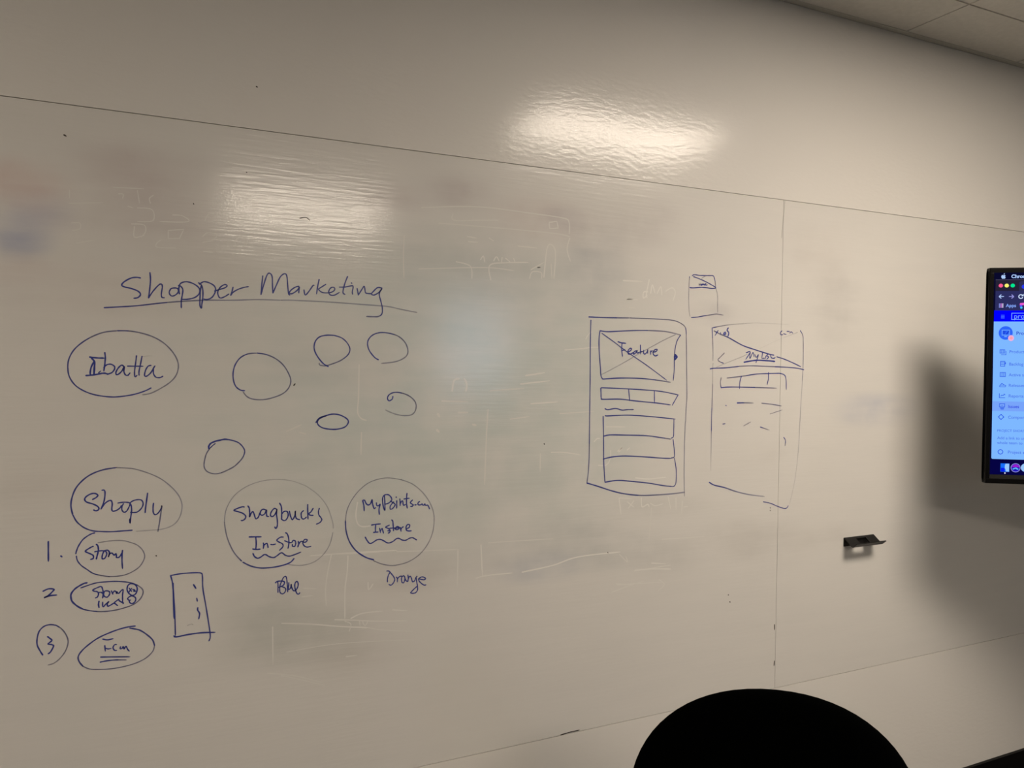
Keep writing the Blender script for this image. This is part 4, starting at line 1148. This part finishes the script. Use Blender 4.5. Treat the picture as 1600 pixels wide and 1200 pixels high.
    icon(frame(36.4, 296, 50.5, 313.6, 2) + [rect(36.4, 301, 50.5, 302.8), rect(36.4, 306.6, 50.5, 308.4), rect(50, 300, 52.8, 306)])
    icon(frame(36, 331.5, 53.2, 346.2, 2) + [rect(41.2, 332, 43, 346), rect(46.4, 332, 48.2, 346)])
    icon([line(36, 378, 53, 378, 2), line(36, 378, 36.8, 373, 2), line(53, 378, 54, 372.5, 2), line(36.5, 373, 54, 373, 1.6), line(38, 373, 42, 367, 2), line(42, 367, 50, 372, 2)])
    icon([line(36, 399, 36, 412.5, 2), line(35, 412.5, 53, 412.5, 2), line(39.5, 408, 43.5, 404, 2), line(43.5, 404, 46, 406, 2), line(46, 406, 51, 402, 2), [(47.8, 400.4), (52.8, 400.4), (52.8, 405.4)]])
    icon(frame(36.4, 430.5, 53.2, 443, 2) + [rect(39, 444, 51, 447), rect(40.6, 447.6, 49.6, 450), rect(42.4, 436, 47, 437.6)])
    icon(ring(42.6, 473.9, 5.4, 7.6, 0, 360, 8) + [disc(42.6, 466.6, 2.2), disc(49.8, 474, 2.2), disc(42.6, 481.2, 2.2), disc(35.4, 474, 2.2)])
    icon(ring(43.3, 585.2, 5.8, 8.0, 0, 360, 16) + [rect(43.3+7.2*math.cos(a)-1.2, 585.2+7.2*math.sin(a)-1.2, 43.3+7.2*math.cos(a)+1.2, 585.2+7.2*math.sin(a)+1.2) for a in [k*math.pi/4 for k in range(8)]])
    # dock
    poly('dock_bar', rect(14.5, 609.5, R, 657), (6, 4, 66), 1)
    poly('dock_icon', rect(44.6, 621.8, 70.6, 648.6), (22, 110, 250), 2)
    poly('dock_icon', rect(45.6, 636, 57, 648), (10, 30, 238), 3)
    poly('dock_icon', [(59, 622.6), (69.8, 622.6), (69.8, 647.6), (60.5, 647.6), (59.4, 640), (56.8, 637), (57.4, 628)], (152, 200, 252), 3)
    poly('dock_icon', disc(88.8, 634.8, 14.2, 36), (150, 150, 235), 2)
    poly('dock_icon', disc(88.8, 634.8, 12.4, 36), (30, 24, 180), 3)
    poly('dock_icon', [(88.8+11*math.cos(math.radians(a)), 634.8+11*math.sin(math.radians(a))) for a in range(190, 351, 10)], (150, 30, 205), 4)
    poly('dock_icon', [(79, 638.5), (84, 635.6), (90, 633.6), (98.6, 639), (94, 641), (88, 637.4), (82, 641)], (90, 190, 252), 5)
    poly('dock_icon', disc(117.2, 633.6, 13.2, 32), (150, 196, 246), 2)
    poly('running_dot', disc(58.0, 652.6, 2.2, 12), (225, 225, 250), 3)
    return t
def obj_arm(t, W, H):
    # in the panel's own frame; the wall lies along the direction turned back by the panel's angle
    bm = bmesh.new()
    inv = Matrix.Rotation(-TV_A, 4, 'Z')
    def loc(x, y, z): return inv @ (Vector((x, y, z)) - TV_O)
    ctr = Vector((W/2, 0.06, -H*0.5))
    c = (Matrix.Rotation(TV_A, 4, 'Z') @ ctr) + TV_O
    elbow = (c.x+0.36, (c.y+YW)/2+0.05, c.z); foot = (c.x+0.42, YW-0.03, c.z)
    tube(bm, [ctr+Vector((0, -0.005, 0)), ctr+Vector((0, 0.05, 0))], 0.045, 16)
    tube(bm, [ctr+Vector((0, 0.045, 0)), loc(*elbow)], 0.02, 12)
    tube(bm, [loc(*elbow), loc(*foot)], 0.02, 12)
    tube(bm, [loc(elbow[0], elbow[1], elbow[2]-0.035), loc(elbow[0], elbow[1], elbow[2]+0.035)], 0.028, 16)
    tube(bm, [loc(foot[0], YW-0.034, foot[2]), loc(foot[0], YW-0.0005, foot[2])], 0.06, 20)
    return obj('swivel_arm', bm, M['black_metal'], t)
build_tv()

# ------------------------------------------------------------------ office chairs
def back_outline(a, b_up, b_dn, n_up, n_dn, k, N=72):
    out = []
    for i in range(N):
        th = 2*math.pi*i/N; c, s = math.cos(th), math.sin(th)
        n = n_up if s >= 0 else n_dn; b = b_up if s >= 0 else b_dn
        out.append((a*k*math.copysign(abs(c)**(2/n), c), b*k*math.copysign(abs(s)**(2/n), s)))
    return out
def make_chair(label, loc, rz):
    """Local frame: the sitter faces +y; the back's centre is over the origin's x axis. loc.z = 0 at the floor."""
    t = empty('office_chair', label, 'chair', loc, rz, 'black office chairs')
    a, bu, bd, cz, tilt, curl = 0.283, 0.30, 0.27, 0.6954, 0.0638, 0.0371
    Vv = Vector((0, -math.sin(tilt), math.cos(tilt))); Nn = Vector((0, math.cos(tilt), math.sin(tilt)))
    def bp(u, v, d): return Vector((u, 0, cz)) + v*Vv + (curl*(u/a)**2 + d)*Nn
    bm = bmesh.new()
    rings = []
    # front skin centre -> rim -> back skin centre; padded, thin at the rim
    lv = [(0.0, 0.028), (0.35, 0.027), (0.65, 0.023), (0.85, 0.017), (0.95, 0.011), (0.988, 0.005), (1.0, 0.0),
          (0.988, -0.005), (0.95, -0.009), (0.85, -0.012), (0.65, -0.014), (0.35, -0.015), (0.0, -0.015)]
    for k, d in lv:
        if k == 0.0: rings.append([bm.verts.new(bp(0, 0, d))])
        else: rings.append([bm.verts.new(bp(u, v, d)) for u, v in back_outline(a, bu, bd, 2.094, 2.9, k)])
    for A, B in zip(rings, rings[1:]):
        n = max(len(A), len(B))
        for i in range(n):
            j = (i+1) % n
            if len(A) == 1: bm.faces.new((A[0], B[i], B[j]))
            elif len(B) == 1: bm.faces.new((A[i], A[j], B[0]))
            else: bm.faces.new((A[i], A[j], B[j], B[i]))
    obj('backrest', bm, M['black_mesh'], t, smooth=True)
    # spine from the seat to the back
    bm = bmesh.new()
    tube(bm, [(0, 0.22, 0.405), (0, 0.06, 0.39), (0, -0.03, 0.42), (0, -0.04, 0.52), (0, -0.034, 0.66)], [0.028, 0.03, 0.03, 0.028, 0.024], 14)
    obj('back_support', bm, M['black_plastic'], t, smooth=True)
    # seat
    bm = bmesh.new(); rings = []
    prof = [(0.0, 0.0), (0.7, 0.0), (0.93, 0.008), (1.0, 0.03), (0.97, 0.055), (0.85, 0.07), (0.5, 0.072), (0.0, 0.066)]
    for k, z in prof:
        if k == 0: rings.append([bm.verts.new((0, 0.27, 0.42+z))])
        else: rings.append([bm.verts.new((x, 0.27+y, 0.42+z-0.02*max(0, y)**2*8)) for x, y in back_outline(0.255, 0.245, 0.235, 3.2, 3.0, k)])
    for A, B in zip(rings, rings[1:]):
        n = max(len(A), len(B))
        for i in range(n):
            j = (i+1) % n
            if len(A) == 1: bm.faces.new((A[0], B[i], B[j]))
            elif len(B) == 1: bm.faces.new((A[i], A[j], B[0]))
            else: bm.faces.new((A[i], A[j], B[j], B[i]))
    obj('seat', bm, M['black_mesh'], t, smooth=True)
    # gas lift
    bm = bmesh.new(); lathe(bm, [(0.03, 0.10), (0.03, 0.27), (0.016, 0.275), (0.016, 0.39), (0.07, 0.395), (0.08, 0.419)], 24, 0, 0.27)
    obj('gas_lift', bm, M['black_plastic'], t)
    # five-star base, each foot with its caster
    bm = bmesh.new(); lathe(bm, [(0.045, 0.075), (0.05, 0.085), (0.05, 0.12), (0.035, 0.13)], 24, 0, 0.27)
    for k in range(5):
        an = 2*math.pi*k/5 + 0.3; d = Vector((math.cos(an), math.sin(an), 0))
        o0 = Vector((0, 0.27, 0))
        tube(bm, [o0+d*0.03+Vector((0, 0, 0.105)), o0+d*0.16+Vector((0, 0, 0.10)), o0+d*0.30+Vector((0, 0, 0.078))], [0.026, 0.021, 0.015], 12)
    base = obj('star_base', bm, M['black_plastic'], t)
    for k in range(5):
        an = 2*math.pi*k/5 + 0.3; d = Vector((math.cos(an), math.sin(an), 0)); sd = Vector((-d.y, d.x, 0))
        c = Vector((0, 0.27, 0)) + d*0.295
        bm = bmesh.new()
        for s in (-1, 1):
            tube(bm, [c+Vector((0, 0, 0.027))+sd*s*0.006, c+Vector((0, 0, 0.027))+sd*s*0.024], 0.027, 18)
        tube(bm, [c+Vector((0, 0, 0.03)), c+Vector((0, 0, 0.082))], 0.008, 10)
        obj('caster', bm, M['black_plastic'], base)
    return t
def dup(root, loc, rz, label):
    r = root.copy(); COL.objects.link(r); r.location = loc; r.rotation_euler = (0, 0, rz); r['label'] = label
    for ch in list(root.children):
        c = ch.copy(); COL.objects.link(c); c.parent = r
        for g in ch.children:
            d = g.copy(); COL.objects.link(d); d.parent = c
    return r
chair = make_chair('black office chair with rounded back in front of the whiteboard, at lower middle', (1.1210, 1.1417, FZ), -0.6709)
